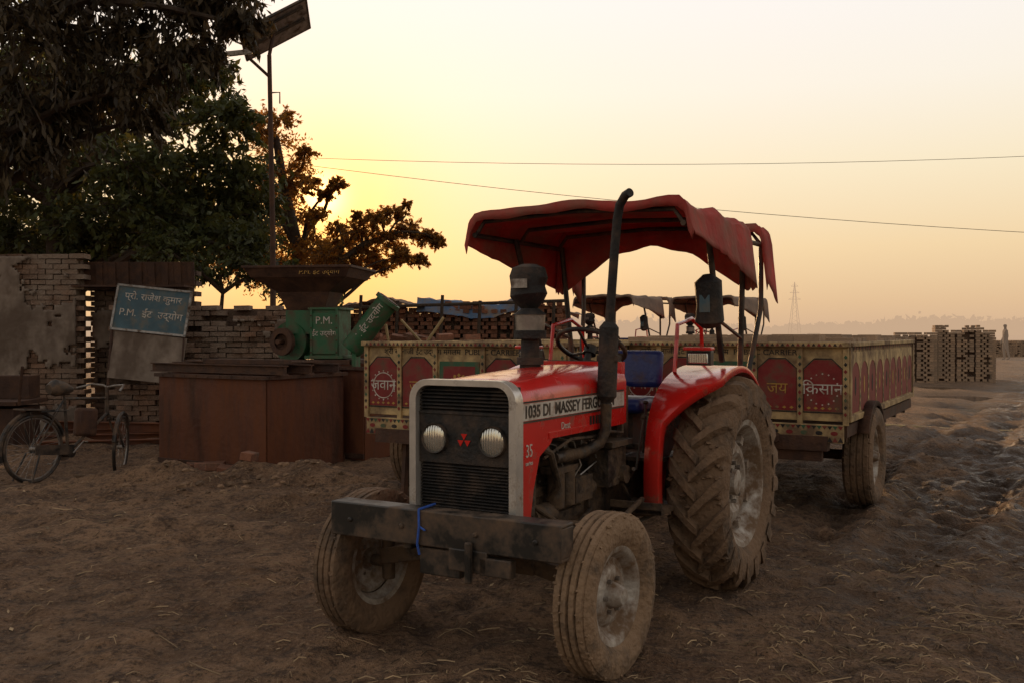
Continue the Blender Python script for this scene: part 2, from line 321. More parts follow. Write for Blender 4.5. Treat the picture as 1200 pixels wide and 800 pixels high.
# ------------------------------------------------------------ wheels
def tmat(c,steer=0,lean=0): return Matrix.Translation(Vector(c))@Euler((0,lean,steer)).to_matrix().to_4x4()
def ag_wheel(name,parent,c,Rr=.64,W=.31,rimR=.37,side=1):
    T=tmat(c)@(Matrix.Scale(-1,4,(1,0,0)) if side<0 else Matrix.Identity(4))
    mb=MB(); h=W/2; Rc=Rr-.042
    def rad(x): 
        t=abs(x)/h; return Rc-.035*t**2.2
    prof=[(-h*.72,rimR),(-h*.95,rimR+.05),(-h*1.03,rimR+.12),(-h*1.0,Rc-.07)]+[(x,rad(x)) for x in np.linspace(-h*.96,h*.96,9)]+[(h*1.0,Rc-.07),(h*1.03,rimR+.12),(h*.95,rimR+.05),(h*.72,rimR)]
    mb.lathe(prof,T,64,0)
    N=20
    for sd in (-1,1):
        for i in range(N):
            a0=2*math.pi*(i+(.5 if sd>0 else 0))/N
            sg=7
            vs=[];fs=[]
            for k in range(sg):
                t=k/(sg-1); x=sd*(-.02+t*(h*1.06+.02)); a=a0-t*.30; hw=.021+.014*t+random.uniform(-.003,.003)
                rb=rad(min(abs(x),h)); rt=rb+.05+random.uniform(-.004,.002)
                if k==sg-1: rb-=.085; rt-=.03
                for (da,rr) in ((-hw*1.6,rb-.01),(-hw,rt),(hw,rt),(hw*1.6,rb-.01)):
                    q=a+da/Rc; vs.append((x,rr*math.cos(q),rr*math.sin(q)))
            for k in range(sg-1):
                for j in range(3): fs.append((k*4+j,k*4+j+1,k*4+5+j,k*4+4+j))
            fs+= [(0,1,2,3),tuple((sg-1)*4+j for j in (3,2,1,0))]
            mb.add(vs,fs,0,T)
    for i in range(220):
        a=random.uniform(0,6.283); x=random.uniform(-1,1)*h; rr=rad(x)+.004; rock(mb,T@Vector((x,rr*math.cos(a),rr*math.sin(a))),random.uniform(.010,.028))
    mb.build(name+'_tyre',['tyre'],parent,smooth=40)
    rb=MB()
    pr=[(-h*.74,rimR-.03),(-h*.78,rimR+.012),(-h*.7,rimR+.01),(-h*.6,rimR-.02),(-.03,rimR-.06),(h*.2,rimR-.06),(h*.6,rimR-.02),(h*.7,rimR+.01),(h*.78,rimR+.012),(h*.74,rimR-.02),(h*.62,rimR-.035),(h*.15,rimR-.075),(h*.12,rimR-.10),(h*.34,rimR-.15),(h*.36,rimR-.19),(h*.2,rimR-.22),(h*.2,.08),(h*.45,.075),(h*.5,.05),(h*.5,.001)]
    rb.lathe(pr,T,48,0)
    for i in range(8):
        a=2*math.pi*i/8; p=T@Vector((h*.2,.115*math.cos(a),.115*math.sin(a))); q_=T@Vector((h*.2+.03,.115*math.cos(a),.115*math.sin(a))); rb.cyl(p,q_,.013,n=6,m=1)
        a+=.3; rb.box(T@Vector((h*.22,(rimR-.1)*math.cos(a),(rimR-.1)*math.sin(a))),(.05,.05,.05),0,rot=(a,0,0))
    rb.build(name+'_rim',['rim','steel'],parent,smooth=40)
def rib_wheel(name,parent,c,Rr=.37,W=.17,rimR=.215,side=1,steer=0,mk='tyre2'):
    T=tmat(c,steer)@(Matrix.Scale(-1,4,(1,0,0)) if side<0 else Matrix.Identity(4))
    mb=MB(); h=W/2
    mid=[]
    for x0 in (-.62,-.2,.24,.66):
        x0*=h; mid+=[(x0-h*.16,Rr-.004),(x0+h*.12,Rr-.001 if abs(x0)<h*.4 else Rr-.006),(x0+h*.17,Rr-.018),(x0+h*.22,Rr-.018)]
    pr=[(-h*.6,rimR),(-h*.9,rimR+.03),(-h*1.05,(rimR+Rr)/2),(-h*1.0,Rr-.04),(-h*.88,Rr-.016)]+[p for p in mid if abs(p[0])<h*.86]+[(h*.88,Rr-.016),(h*1.0,Rr-.04),(h*1.05,(rimR+Rr)/2),(h*.9,rimR+.03),(h*.6,rimR)]
    mb.lathe(pr,T,64,0)
    for i in range(170):
        a=random.uniform(0,6.283); x=random.choice([-1,1])*random.uniform(.2,1.0)*h; rr=Rr-.010-.03*max(0,abs(x)/h-.85)/.15
        rock(mb,T@Vector((x,rr*math.cos(a),rr*math.sin(a))),random.uniform(.006,.015))
    mb.build(name+'_tyre',[mk],parent,smooth=30)
    rb=MB()
    rb.lathe([(-h*.6,rimR-.02),(-h*.66,rimR+.008),(-h*.5,rimR-.01),(0,rimR-.045),(h*.5,rimR-.01),(h*.66,rimR+.008),(h*.62,rimR-.015),(h*.5,rimR-.025),(h*.05,rimR-.05),(h*.0,rimR-.07),(h*.25,rimR-.09),(h*.3,rimR-.12),(h*.25,.06),(h*.7,.05),(h*1.0,.035),(h*1.05,.001)],T,40,0)
    for i in range(6):
        a=2*math.pi*i/6; rb.cyl(T@Vector((h*.25,.078*math.cos(a),.078*math.sin(a))),T@Vector((h*.5,.078*math.cos(a),.078*math.sin(a))),.010,n=6,m=1)
    rb.build(name+'_rim',['rim','steel'],parent,smooth=40)

# ------------------------------------------------------------ tractor
def canopy(parent,mk):
    prof=[(-.71,'v'),(-.70,2.12),(-.685,2.19),(-.64,2.235),(-.4,2.25),(-.2,2.258),(0,2.262),(.2,2.258),(.4,2.25),(.64,2.235),(.685,2.19),(.70,2.12),(.72,'v')]
    def surf(u0,u1,n,front_drop,rear_drop):
        mb=MB(); rows=[]
        for i in range(n+1):
            t=i/n; u=u0+(u1-u0)*t; d=front_drop+(rear_drop-front_drop)*t
            pts=[(v,(2.12-d if z=='v' else z)) for v,z in prof]
            row=[]
            for k in range(len(pts)-1):
                for j in range(4):
                    s=j/4; row.append((pts[k][0]*(1-s)+pts[k+1][0]*s,pts[k][1]*(1-s)+pts[k+1][1]*s))
            row.append(pts[-1]); 
            sag=.014*math.cos(t*math.pi*4)
            out=[]
            for (v,z) in row:
                nz=float(vn(np.array(u*5.+.3),np.array(v*5.),11))*.05+float(vn(np.array(u*14.),np.array(v*9.),12))*.022
                edge=max(0,2.1-z)*.5
                out.append((v*(1+nz*.7+edge*.14),u+nz*.6*edge*3,z+nz*.8+sag*(1 if z>2.2 else .2)))
            rows.append(out)
        m_=len(rows[0])
        vs=[p for r in rows for p in r]; fs=[(i*m_+j,i*m_+j+1,(i+1)*m_+j+1,(i+1)*m_+j) for i in range(n) for j in range(m_-1)]
        mb.add(vs,fs)
        lp=[(p[0]*.985,p[1]+.005,p[2]-.055-.006*math.sin(k*.9)) for k,p in enumerate(rows[0])]
        mb.add(list(rows[0])+lp,[(j,j+1,m_+j+1,m_+j) for j in range(m_-1)])
        return mb,rows
    mb,rows=surf(.95,2.16,26,.06,.28)
    top=rows[-1]; low=[]
    for k,p in enumerate(top):
        v=p[0]; zt=2.11-.30*min(1,(abs(v)/.62))**2.0+.010*math.sin(k*1.1); low.append((p[0],p[1]+.01,min(p[2],zt)))
    k=len(top); mb.add(list(top)+low,[(j,j+1,k+j+1,k+j) for j in range(k-1)])
    o=mb.build('canopy_cloth',[mk],parent,smooth=60,recalc=False); sd=o.modifiers.new('s','SOLIDIFY'); sd.thickness=.006
    mb,rows=surf(2.42,2.62,6,.26,.40)
    o=mb.build('canopy_rear_flap',[mk],parent,smooth=60,recalc=False); sd=o.modifiers.new('s','SOLIDIFY'); sd.thickness=.006
    f=MB()
    for s in (-1,1):
        f.tube([(s*.66,.98,2.12),(s*.66,2.6,2.12)],.016,8)
        f.tube([(s*.62,1.78,1.36),(s*.64,1.45,2.13)],.019,8)
        f.tube([(s*.60,2.22,1.2),(s*.65,2.12,2.13)],.019,8)
        f.tube([(s*.60,2.3,1.1),(s*.66,2.5,1.7),(s*.66,2.5,2.12)],.017,8)
        f.tube([(s*.62,1.66,1.62),(s*.62,2.17,1.5)],.012,6)
    for u in (1.0,1.55,2.1,2.5):
        f.tube([(-.66,u,2.12),(-.6,u,2.2),(0,u,2.225),(.6,u,2.2),(.66,u,2.12)],.014,8)
    f.build('canopy_frame',['black'],parent)
def tractor(loc,rotz,cm='redfade'):
    E=empty('tractor',loc,(0,0,rotz))
    WB=1.78; zr=.63; zf=.365
    ag_wheel('rear_wheel_near',E,(.65,WB,zr),side=1); ag_wheel('rear_wheel_far',E,(-.65,WB,zr),side=-1)
    rib_wheel('front_wheel_near',E,(.66,0,zf),side=1,steer=R(-3)); rib_wheel('front_wheel_far',E,(-.66,0,zf),side=-1,steer=R(-3),mk='tyre')
    hb=MB(); secs=[]
    us=[-.13,-.10,0,.2,.5,.8,1.06,1.09]
    for u in us:
        top=1.305+.045*min(1,(u+.13)/.9) - (.012 if u==-.13 else 0) ; bot=1.03
        hw=.285
        pts=[(-hw,bot),(-hw,1.12),(-hw,top-.09),(-hw+.012,top-.05),(-hw+.045,top-.018),(-hw+.10,top-.004),(-.09,top+.004),(0,top+.006),(.09,top+.004),(hw-.10,top-.004),(hw-.045,top-.018),(hw-.012,top-.05),(hw,top-.09),(hw,1.12),(hw,bot)]
        secs.append([(v,u,z) for v,z in pts])
    k=len(secs[0]); hb.add([p for s in secs for p in s],[(i*k+j,i*k+j+1,(i+1)*k+j+1,(i+1)*k+j) for i in range(len(us)-1) for j in range(k-1)])
    hb.add(secs[-1],[tuple(range(k))])
    for s in (-1,1):
        hb.prism([(-.13,.665),(-.13,1.03),(.20,1.03),(.17,1.0),(.06,.95),(.0,.80),(-.03,.665)],'X',s*.268,s*.285)
        hb.box((s*.277,.60,1.04),(.026,.9,.03))
    hb.box((0,1.08,1.2),(.54,.05,.34))
    hb.build('hood',['red'],E,smooth=40)
    st=MB()
    for s in (-1,1): st.box((s*.2875,.47,1.168),(.004,1.16,.078))
    for s in (-1,1):
        st.box((s*.2882,.47,1.214),(.003,1.16,.008),1); st.box((s*.2882,.47,1.122),(.003,1.16,.008),1)
        for i in range(6): st.box((s*.2865,.62+i*.035,1.075),(.003,.02,.05),1)
    st.build('hood_stripe',['white','black'],E,smooth=0)
    text('hood_lettering','1035 DI  MASSEY FERGUSON',.080,(.2905,-.10,1.166),(R(90),0,R(90)),'black',E,align='LEFT',sx=1.0,ext=.0015).data.offset=.0016
    text('hood_decal_number','35',.085,(.2868,-.045,.985),(R(90),0,R(90)),'white',E,sx=.8)
    text('hood_decal_small','Dost',.05,(.2868,.33,1.075),(R(90),R(0),R(90)),'white',E)
    text('badge','series',.03,(.2868,-.045,.93),(R(90),0,R(90)),'white',E)
    gb=MB()
    outer=rrect(0,.985,.59,.66,.10,8,.02); inner=rrect(.0,.985,.515,.60,.07,8,.015)
    gb.ring(outer,inner,'Y',-.185,-.115,0)
    gb.box((0,-.105,.98),(.535,.03,.61),1)
    for i in range(7): gb.box((0,-.145,1.165+i*.017),(.50,.03,.006),1,rot=(R(20),0,0))
    gb.box((0,-.135,1.035),(.512,.04,.235),1)
    gb.box((0,-.150,1.155),(.512,.02,.01),1)
    for i in range(15): gb.box((0,-.138,.70+i*.0148),(.50,.028,.0055),1,rot=(R(20),0,0))
    for i in range(9): gb.box((-.22+i*.055,-.128,.80),(.004,.01,.21),1)
    gb.build('grille',['silver','blackm'],E,smooth=40,bevel=.002)
    for s in (-1,1):
        lb=MB(); T=Matrix.Translation((s*.16,-.15,1.035))@Euler((0,0,R(-90))).to_matrix().to_4x4()
        lb.lathe([(-.03,.072),(.018,.074),(.026,.070),(.024,.064),(.018,.064)],T,32,0)
        lb.lathe([(.018,.064),(.024,.05),(.028,.03),(.029,.001)],T,32,1)
        lb.build('headlight',['black','glass'],E)
    tb=MB()
    for (cx,cz) in ((0,1.05),(-.019,1.02),(.019,1.02)):
        tb.prism([(cx-.017,cz+.012),(cx+.017,cz+.012),(cx,cz-.017)],'Y',-.1585,-.156)
    tb.build('grille_emblem',['red'],E,smooth=0)
    bb=MB()
    bb.box((0,-.365,.65),(1.24,.02,.16)); bb.box((0,-.31,.722),(1.24,.11,.016)); bb.box((0,-.31,.578),(1.24,.11,.016))
    for s in (-1,1): bb.box((s*.612,-.31,.65),(.016,.11,.13)); bb.box((s*.20,-.10,.60),(.05,.46,.13))
    bb.box((0,-.30,.50),(.22,.12,.12)); bb.box((.16,-.36,.53),(.20,.04,.10)); bb.cyl((.18,-.4,.44),(.18,-.4,.62),.018,n=10)
    bb.box((.30,-.355,.515),(.16,.05,.08))
    for v in (-.5,-.2,.2,.5): bb.cyl((v,-.385,.65),(v,-.37,.65),.014,n=6)
    bb.build('front_bumper',['black'],E,bevel=.006)
    rp=MB(); rp.tube([(-.10,-.38,.735),(-.095,-.385,.66),(-.105,-.385,.58),(-.10,-.375,.53)],.006,6); rp.tube([(-.10,-.38,.66),(-.06,-.388,.645)],.005,6)
    rp.tube([(-.10,-.38,.735),(-.10,-.25,.74)],.006,6); rp.build('rope_tie',['rope'],E)
    ab=MB()
    ab.box((0,0,.46),(.62,.09,.10)); 
    for s in (-1,1):
        ab.box((s*.42,0,.43),(.34,.075,.08),rot=(0,R(s*12),0)); ab.cyl((s*.56,0,.28),(s*.56,0,.52),.033,n=12); ab.cyl((s*.56,0,.365),(s*.66,0,.365),.03,n=12)
        ab.tube([(s*.56,0,.5),(s*.50,.16,.52)],.018,8); ab.tube([(s*.50,.16,.52),(s*.42,1.0,.62)],.016,8)
    ab.box((0,.05,.57),(.30,.35,.16)); ab.tube([(-.5,.16,.5),(.5,.16,.5)],.014,8)
    ab.build('front_axle',['engine'],E,bevel=.006)
    e=MB()
    e.box((0,.04,.86),(.48,.12,.40)); e.box((0,.12,.88),(.44,.05,.36))
    e.box((0,.52,.66),(.30,.72,.34)); e.box((0,.52,.90),(.24,.68,.20)); e.box((0,.52,1.02),(.18,.62,.07))
    e.box((0,.48,.45),(.24,.56,.12)); e.cyl((0,.14,.75),(0,.18,.75),.11,n=24); e.cyl((0,.14,.92),(0,.17,.92),.16,n=12)
    e.box((0,1.05,.62),(.36,.45,.42)); e.box((0,1.5,.62),(.32,.55,.38)); e.box((0,1.85,.63),(.42,.42,.42)); e.cyl((-.5,1.78,.63),(.5,1.78,.63),.12,n=20); e.cyl((.3,1.78,.63),(.5,1.78,.63),.17,n=20)
    for i in range(8): e.cyl((.15,.2+i*.09,.79),(.165,.2+i*.09,.79),.012,n=6)
    for i in range(7): e.cyl((.16,.88+i*.06,.79),(.19,.88+i*.06,.79),.010,n=6)
    e.box((.155,.5,.74),(.02,.6,.05)); e.box((.16,.5,.56),(.03,.5,.10))
    e.build('engine_block',['engine'],E,bevel=.010)
    d=MB()
    for i in range(3):
        y=.32+i*.2
        d.cyl((.10,y,.95),(.19,y,.95),.022,n=8,m=1)
        d.tube([(.15,y,.99),(.22,y+.03,.97),(.23,y+.1,.84),(.2,.55,.75)],.005,6,m=1)
        d.tube([(.12,y,.93),(.2,y,.92),(.245,y+.05,.9)],.022,8)
    d.tube([(.235,.30,.91),(.25,.6,.91),(.30,.7,.95),(.325,.72,1.02),(.33,.72,1.16)],.03,12)
    d.cyl((.22,.35,.66),(.22,.35,.83),.045,n=16,m=0); d.cyl((.22,.47,.66),(.22,.47,.83),.045,n=16,m=0); d.box((.21,.41,.845),(.09,.24,.03))
    d.box((.20,.62,.72),(.10,.2,.13)); d.cyl((.2,.55,.7),(.2,.78,.7),.05,n=14)
    d.cyl((.19,.12,.63),(.19,.33,.63),.06,n=18,m=0); d.cyl((.19,.10,.63),(.19,.12,.63),.045,n=18)
    d.tube([(.24,.1,1.0),(.27,.2,.95),(.26,.3,.78),(.2,.32,.7)],.018,8); d.tube([(.2,.1,.72),(.3,.2,.62),(.28,.5,.56),(.2,.8,.58)],.012,8)
    d.tube([(.26,.15,.93),(.28,.4,1.0),(.27,.8,.98),(.25,1.0,1.05)],.008,6); d.tube([(.22,.3,.6),(.26,.6,.5),(.28,1.0,.55)],.009,6,m=1)
    d.tube([(.18,.75,.95),(.28,.85,1.0),(.3,1.0,.98),(.25,1.1,1.1)],.009,6); d.tube([(.2,.85,.7),(.3,.95,.74),(.3,1.1,.6),(.22,1.3,.55)],.012,6)
    d.tube([(.15,.9,.5),(.35,.95,.47),(.4,1.25,.5)],.014,6,m=1)
    d.box((.24,.93,.80),(.12,.24,.2)); d.box((.26,.93,.93),(.15,.28,.03)); d.box((0,1.12,1.08),(.5,.16,.30)); d.cyl((.2,1.0,.75),(.33,1.0,.75),.05,n=14)
    for s in (-1,1):
        d.box((s*.40,1.12,.56),(.30,.34,.025)); d.box((s*.40,.96,.58),(.30,.02,.06)); d.tube([(s*.2,1.1,.5),(s*.5,1.1,.54)],.02,8)
        d.box((s*.30,1.42,.80),(.26,.3,.02)); d.tube([(s*.15,1.2,.75),(s*.3,1.1,.72),(s*.36,1.02,.78)],.012,6)
        d.tube([(s*.3,2.0,.5),(s*.35,2.6,.45)],.022,8); d.tube([(s*.34,2.05,.95),(s*.35,2.5,.47)],.016,8)
    for (x,y,z,x2,y2,z2) in ((.08,1.35,.8,.12,1.3,1.12),(-.05,1.4,.8,-.02,1.33,1.1),(.22,1.5,.8,.27,1.42,1.12),(.30,1.2,.75,.34,1.22,1.05)):
        d.tube([(x,y,z),(x2,y2,z2)],.008,6,m=1); rock(d,(x2,y2,z2),.022)
    d.build('engine_fittings',['engine','steel'],E,bevel=0)
    x=MB(); x.cyl((.33,.72,1.02),(.33,.72,1.18),.026,n=14); x.tube([(.33,.72,1.17),(.332,.72,1.2),(.345,.72,1.56),(.347,.72,1.59)],[.03,.052,.052,.028],20)
    x.tube([(.347,.72,1.58),(.375,.72,1.95),(.392,.72,2.13),(.41,.71,2.20),(.45,.69,2.245),(.485,.67,2.255)],.024,14)
    x.box((.345,.72,1.40),(.12,.05,.03)); x.build('exhaust_pipe',['blackm'],E)
    p=MB(); p.cyl((-.12,.70,1.33),(-.12,.70,1.5),.06,.05,n=18); p.cyl((-.12,.70,1.50),(-.12,.70,1.545),.09,n=20)
    p.cyl((-.12,.70,1.545),(-.12,.70,1.63),.08,.085,n=20,m=1); p.cyl((-.12,.70,1.63),(-.12,.70,1.665),.095,.05,n=20); p.cyl((-.12,.70,1.36),(-.12,.70,1.40),.075,n=18)
    pts=[(-.13,.72,1.65),(-.135,.72,1.70),(-.14,.72,1.74),(-.145,.72,1.79),(-.14,.72,1.84),(-.14,.72,1.89),(-.14,.72,1.91)]; p.tube(pts,[.03,.08,.105,.096,.108,.092,.04],20)
    p.box((-.14,.61,1.80),(.10,.006,.05),1)
    p.build('air_precleaner',['blackm','steel'],E)
    s=MB(); s.box((0,1.10,1.30),(.42,.10,.12),rot=(R(-20),0,0)); s.tube([(0,1.08,1.25),(0,1.22,1.44)],.022,10)
    c0=Vector((0,1.23,1.45)); ax=Vector((0,.5,.86)).normalized(); a=Vector((1,0,0)); b2=ax.cross(a)
    s.tube([c0+(a*math.cos(t)+b2*math.sin(t))*.205 for t in np.linspace(0,2*math.pi,33)],.014,10,caps=False)
    for t in (.5,2.6,4.7): s.tube([c0-ax*.03,c0+(a*math.cos(t)+b2*math.sin(t))*.2],.009,6)
    s.cyl(c0-ax*.05,c0,.04,n=14); s.build('steering_wheel',['black'],E)
    q=MB(); q.box((-.02,1.75,1.08),(.40,.40,.09)); q.box((-.02,1.93,1.30),(.40,.07,.24),rot=(R(-10),0,0)); 
    q.build('seat',['blue'],E,bevel=.03); q=MB(); q.box((.0,1.75,.93),(.2,.25,.22)); q.build('seat_base',['black'],E)
    for s in (-1,1):
        f=MB(); vi=.40; A=np.linspace(R(188),R(48),30); Rf=.70
        out=[];wo=[]
        for t in A:
            u,z=WB+Rf*math.cos(t),zr+Rf*math.sin(t)
            if t>R(95):
                k_=min(1,max(0,(R(188)-t)/R(93))); z=z+.05*math.sin(k_*math.pi)**2; u=u-.05*math.sin(k_*math.pi)**2
            out.append((u,z)); 
            w_=.48+(.73-.48)*min(1,max(0,(R(150)-t)/R(28))); wo.append(w_)
        n=len(out); vs=[(s*vi,u,z) for u,z in out]+[(s*wo[i],u,z) for i,(u,z) in enumerate(out)]+[(s*(wo[i]+.010),u+(WB-u)*.045,z-(z-zr)*.05) for i,(u,z) in enumerate(out)]
        fs=[(i,i+1,n+i+1,n+i) for i in range(n-1)]+[(n+i,n+i+1,2*n+i+1,2*n+i) for i in range(n-1)]
        f.add(vs,fs)
        inn=[(WB+.40*math.cos(t),zr+.30*math.sin(t)) for t in A]
        f.add([(s*vi,u,z) for u,z in out]+[(s*vi,u,z) for u,z in inn],[(i,i+1,n+i+1,n+i) for i in range(n-1)])
        o=f.build('rear_fender',['red'],E,smooth=35,recalc=False); sd=o.modifiers.new('s','SOLIDIFY'); sd.thickness=.006
        f=MB(); f.box((s*.57,1.52,1.385),(.15,.06,.085),0); f.box((s*.57,1.485,1.385),(.12,.012,.06),1); f.box((s*.57,1.50,1.44),(.17,.08,.02),2); f.build('fender_lamp',['black','glass','red'],E,bevel=.006)
        f=MB(); f.tube([(s*.42,1.5,1.30),(s*.42,1.55,1.58),(s*.42,1.8,1.62),(s*.42,1.98,1.56),(s*.42,2.02,1.30)],.013,8); f.build('hand_rail',['red'],E)
    f=MB(); f.tube([(.625,1.54,1.57),(.625,1.53,1.60),(.63,1.515,1.70),(.625,1.50,1.83),(.625,1.49,1.87)],[.05,.085,.076,.08,.03],16); f.box((.625,1.44,1.70),(.06,.01,.1),1); f.build('speaker_bag',['blackm','slate'],E)
    canopy(E,cm)
    f=MB(); f.tube([(0,2.1,.42),(0,2.55,.40)],.03,8); f.box((0,2.5,.42),(.12,.16,.08)); f.build('drawbar_hitch',['black'],E)
    return E
T1=tractor((-.146,4.60,-.012),R(-30))
def dup(E,loc,rotz,cm):
    n=empty('tractor',loc,(0,0,rotz))
    for c in list(E.children):
        k=c.copy(); k.parent=n; S.collection.objects.link(k)
        if c.name.startswith('canopy_cloth') or c.name.startswith('canopy_rear'):
            k.data=c.data.copy(); k.data.materials[0]=M[cm]
    return n
dup(T1,(1.2,18.2,0),R(-38),'greycloth'); dup(T1,(3.25,18.6,0),R(-38),'greycloth')

# ------------------------------------------------------------ trailers
def trailer(loc,rotz,l_text,r_text,load=True):
    E=empty('farm_trailer',loc,(0,0,rotz)); Ln=3.75; AX=.86
    c=MB(); c.box((0,Ln/2,.74),(1.9,Ln,.05))
    for s in (-1,1):
        c.box((s*.45,Ln/2,.66),(.09,Ln,.12)); c.box((s*.95,Ln/2,.72),(.08,Ln,.1))
        if load: c.tube([(s*.45,0,.66),(0,-1.35,.48)],.045,6)
        else: c.tube([(s*.6,.05,.62),(s*.6,.0,.02)],.035,6)
    for y in np.linspace(.2,Ln-.2,6): c.box((0,y,.66),(1.9,.06,.08))
    if load: c.box((0,-1.45,.47),(.1,.25,.05))
    c.box((0,-.03,.62),(1.7,.1,.12)); c.box((.35,-.02,.56),(.9,.06,.18))
    c.cyl((-.85,AX,.43),(.85,AX,.43),.045,n=12); 
    for s in (-1,1): c.tube([(s*.62,AX-.45,.62),(s*.62,AX-.2,.52),(s*.62,AX,.49),(s*.62,AX+.2,.52),(s*.62,AX+.45,.62)],.03,6)
    c.build('chassis',['rustd'],E)
    b=MB()
    b.box((0,0,1.12),(2.0,.04,.64),0); b.box((0,-.03,.70),(1.94,.05,.15),0)
    b.box((0,-.03,1.425),(2.04,.08,.04),0); 
    for v in (-.985,-.62,-.24,.24,.62,.985): b.box((v,-.028,1.10),(.045,.026,.66),0)
    for s in (-1,1):
        b.box((s*.985,Ln/2,1.12),(.035,Ln-.05,.64),0); b.box((s*1.0,Ln/2,1.425),(.06,Ln,.035),0); b.box((s*1.0,Ln/2,.82),(.045,Ln,.05),0)
        b.box((s*1.004,.03,1.12),(.03,.07,.62),0); b.box((s*1.004,Ln-.03,1.12),(.03,.07,.62),0)
    b.box((0,Ln,1.12),(2.0,.04,.64),0)
    b.build('body_boards',['cream'],E,bevel=.004)
    p=MB()
    for (a,bb) in ((-.955,-.65),(-.59,-.27),(.27,.59),(.65,.955)):
        def arch(e): return [(a-e,.88-e),(bb+e,.88-e),(bb+e,1.22),((a+bb)/2+.07,1.30+e),((a+bb)/2-.07,1.30+e),(a-e,1.22)]
        p.prism(arch(.0),'Y',-.0255,-.021,0); p.ring(arch(.014),arch(.004),'Y',-.0265,-.021,1)
        for k in range(5):
            u=a+.04+k*(bb-a-.08)/4; p.prism([(u-.018,.905),(u,.893),(u+.018,.905),(u,.917)],'Y',-.028,-.0262,2)
    p.prism([(-.2,.88),(.2,.88),(.2,1.28),(-.2,1.28)],'Y',-.0255,-.021,4); p.prism([(-.16,.92),(.16,.92),(.16,1.24),(-.16,1.24)],'Y',-.0275,-.0262,0)
    for t in np.linspace(0,2*math.pi,13)[:-1]:
        cx,cz=.085*math.cos(t),1.08+.085*math.sin(t); p.prism([(cx+.018*math.cos(k+t),cz+.018*math.sin(k+t)) for k in (0,1.57,3.14,4.71)],'Y',-.0295,-.0282,2)
    n=46
    for i in range(n):
        v=-.95+1.9*i/(n-1)
        p.prism([(v-.02,.765),(v+.02,.765),(v,.735)],'Y',-.0585,-.0555,(0,1,4)[i%3])
        p.prism([(v-.022,.635),(v+.022,.635),(v,.675)],'Y',-.0585,-.0555,1 if i%2 else 0)
        p.prism([(v-.016,1.412),(v+.016,1.412),(v,1.436)],'Y',-.0735,-.0705,0 if i%2 else 1)
    for i in range(16):
        v=-.9+1.8*i/15; p.prism([(v+.03*math.cos(t),.705+.018*math.sin(t)) for t in np.linspace(0,6.28,9)[:-1]],'Y',-.0585,-.0555,(0,4,1)[i%3])
    for v in (-.985,-.62,-.24,.24,.62,.985):
        for k in range(9): p.prism([(v-.014,.86+k*.058),(v,.842+k*.058),(v+.014,.86+k*.058),(v,.878+k*.058)],'Y',-.0435,-.0412,(0,1,4)[k%3])
    NB=9
    for s in (-1,1):
        p.prism([(.07,.86),(Ln-.07,.86),(Ln-.07,1.34),(.07,1.34)],'X',s*1.003,s*1.0055,0)
        wdt=(Ln-.14)/NB
        for k in range(NB):
            a=.07+k*wdt; m_=a+wdt/2; r=wdt*.43
            for h in (-1,1):
                arc=[(m_+h*r*math.sin(t),1.15+.13*math.cos(t)) for t in np.linspace(0,math.pi/2,7)]
                pts=[(m_,1.36)]+arc+[(m_+h*r,.86),(m_+h*wdt/2,.86),(m_+h*wdt/2,1.36)]
                p.prism(pts,'X',s*1.0062,s*1.009,5)
            p.prism([(m_+.03*math.cos(t),1.08+.08*math.sin(t)) for t in np.linspace(0,6.28,9)[:-1]],'X',s*1.0062,s*1.0075,2 if k%2 else 1)
            for j in range(4):
                p.prism([(a-.012,.92+j*.07),(a,.895+j*.07),(a+.012,.92+j*.07),(a,.945+j*.07)],'X',s*1.0092,s*1.0105,(0,1,4)[(j+k)%3])
            for j in range(6):
                y=a+j*wdt/6; p.prism([(y,1.405),(y+.045,1.405),(y+.022,1.365)],'X',s*1.0092,s*1.0105,1 if j%2 else 0)
    for cx in (-.80,):
        R1=.115
        o=[(cx+R1*math.cos(t),1.06+R1*math.sin(t)) for t in np.linspace(0,2*math.pi,33)[:-1]]; i_=[(cx+(R1-.008)*math.cos(t),1.06+(R1-.008)*math.sin(t)) for t in np.linspace(0,2*math.pi,33)[:-1]]
        p.ring(o,i_,'Y',-.0285,-.0262,3)
    for cx in (-.8,.8):
        for t in np.linspace(0,2*math.pi,17)[:-1]:
            q0=(cx+.127*math.cos(t),1.06+.127*math.sin(t))
            p.prism([(q0[0]+.008*math.cos(k),q0[1]+.008*math.sin(k)) for k in (0,1.57,3.14,4.71)],'Y',-.0285,-.0262,3)
    p.build('painted_panels',['maroon','blackm','orange','white','greenp','cream'],E,smooth=0)
    text('lettering',l_text,.13,(-.80,-.029,1.06),(R(90),0,0),'white',E)
    text('lettering',r_text,.13,(.80,-.029,1.06),(R(90),0,0),'white',E)
    text('lettering','जय',.13,(-.43,-.029,1.06),(R(90),0,0),'orange',E); text('lettering','जय',.13,(.43,-.029,1.06),(R(90),0,0),'orange',E)
    text('lettering','श्री बालाजी ईंट उद्योग मंगलम  PUBLIC CARRIER',.066,(-.1,-.0235,1.358),(R(90),0,0),'blackm',E,sx=1.1)
    f=MB()
    for s in (-1,1):
        A=np.linspace(R(150),R(15),14); o=[(AX+.50*math.cos(t),.42+.50*math.sin(t)) for t in A]; n=len(o)
        f.add([(s*.98,y,z) for y,z in o]+[(s*1.08,y,z) for y,z in o]+[(s*1.08,y,z-.04) for y,z in o],[(i,i+1,n+i+1,n+i) for i in range(n-1)]+[(n+i,n+i+1,2*n+i+1,2*n+i) for i in range(n-1)])
    o=f.build('mudguards',['rustd'],E,recalc=False); o.modifiers.new('s','SOLIDIFY').thickness=.006
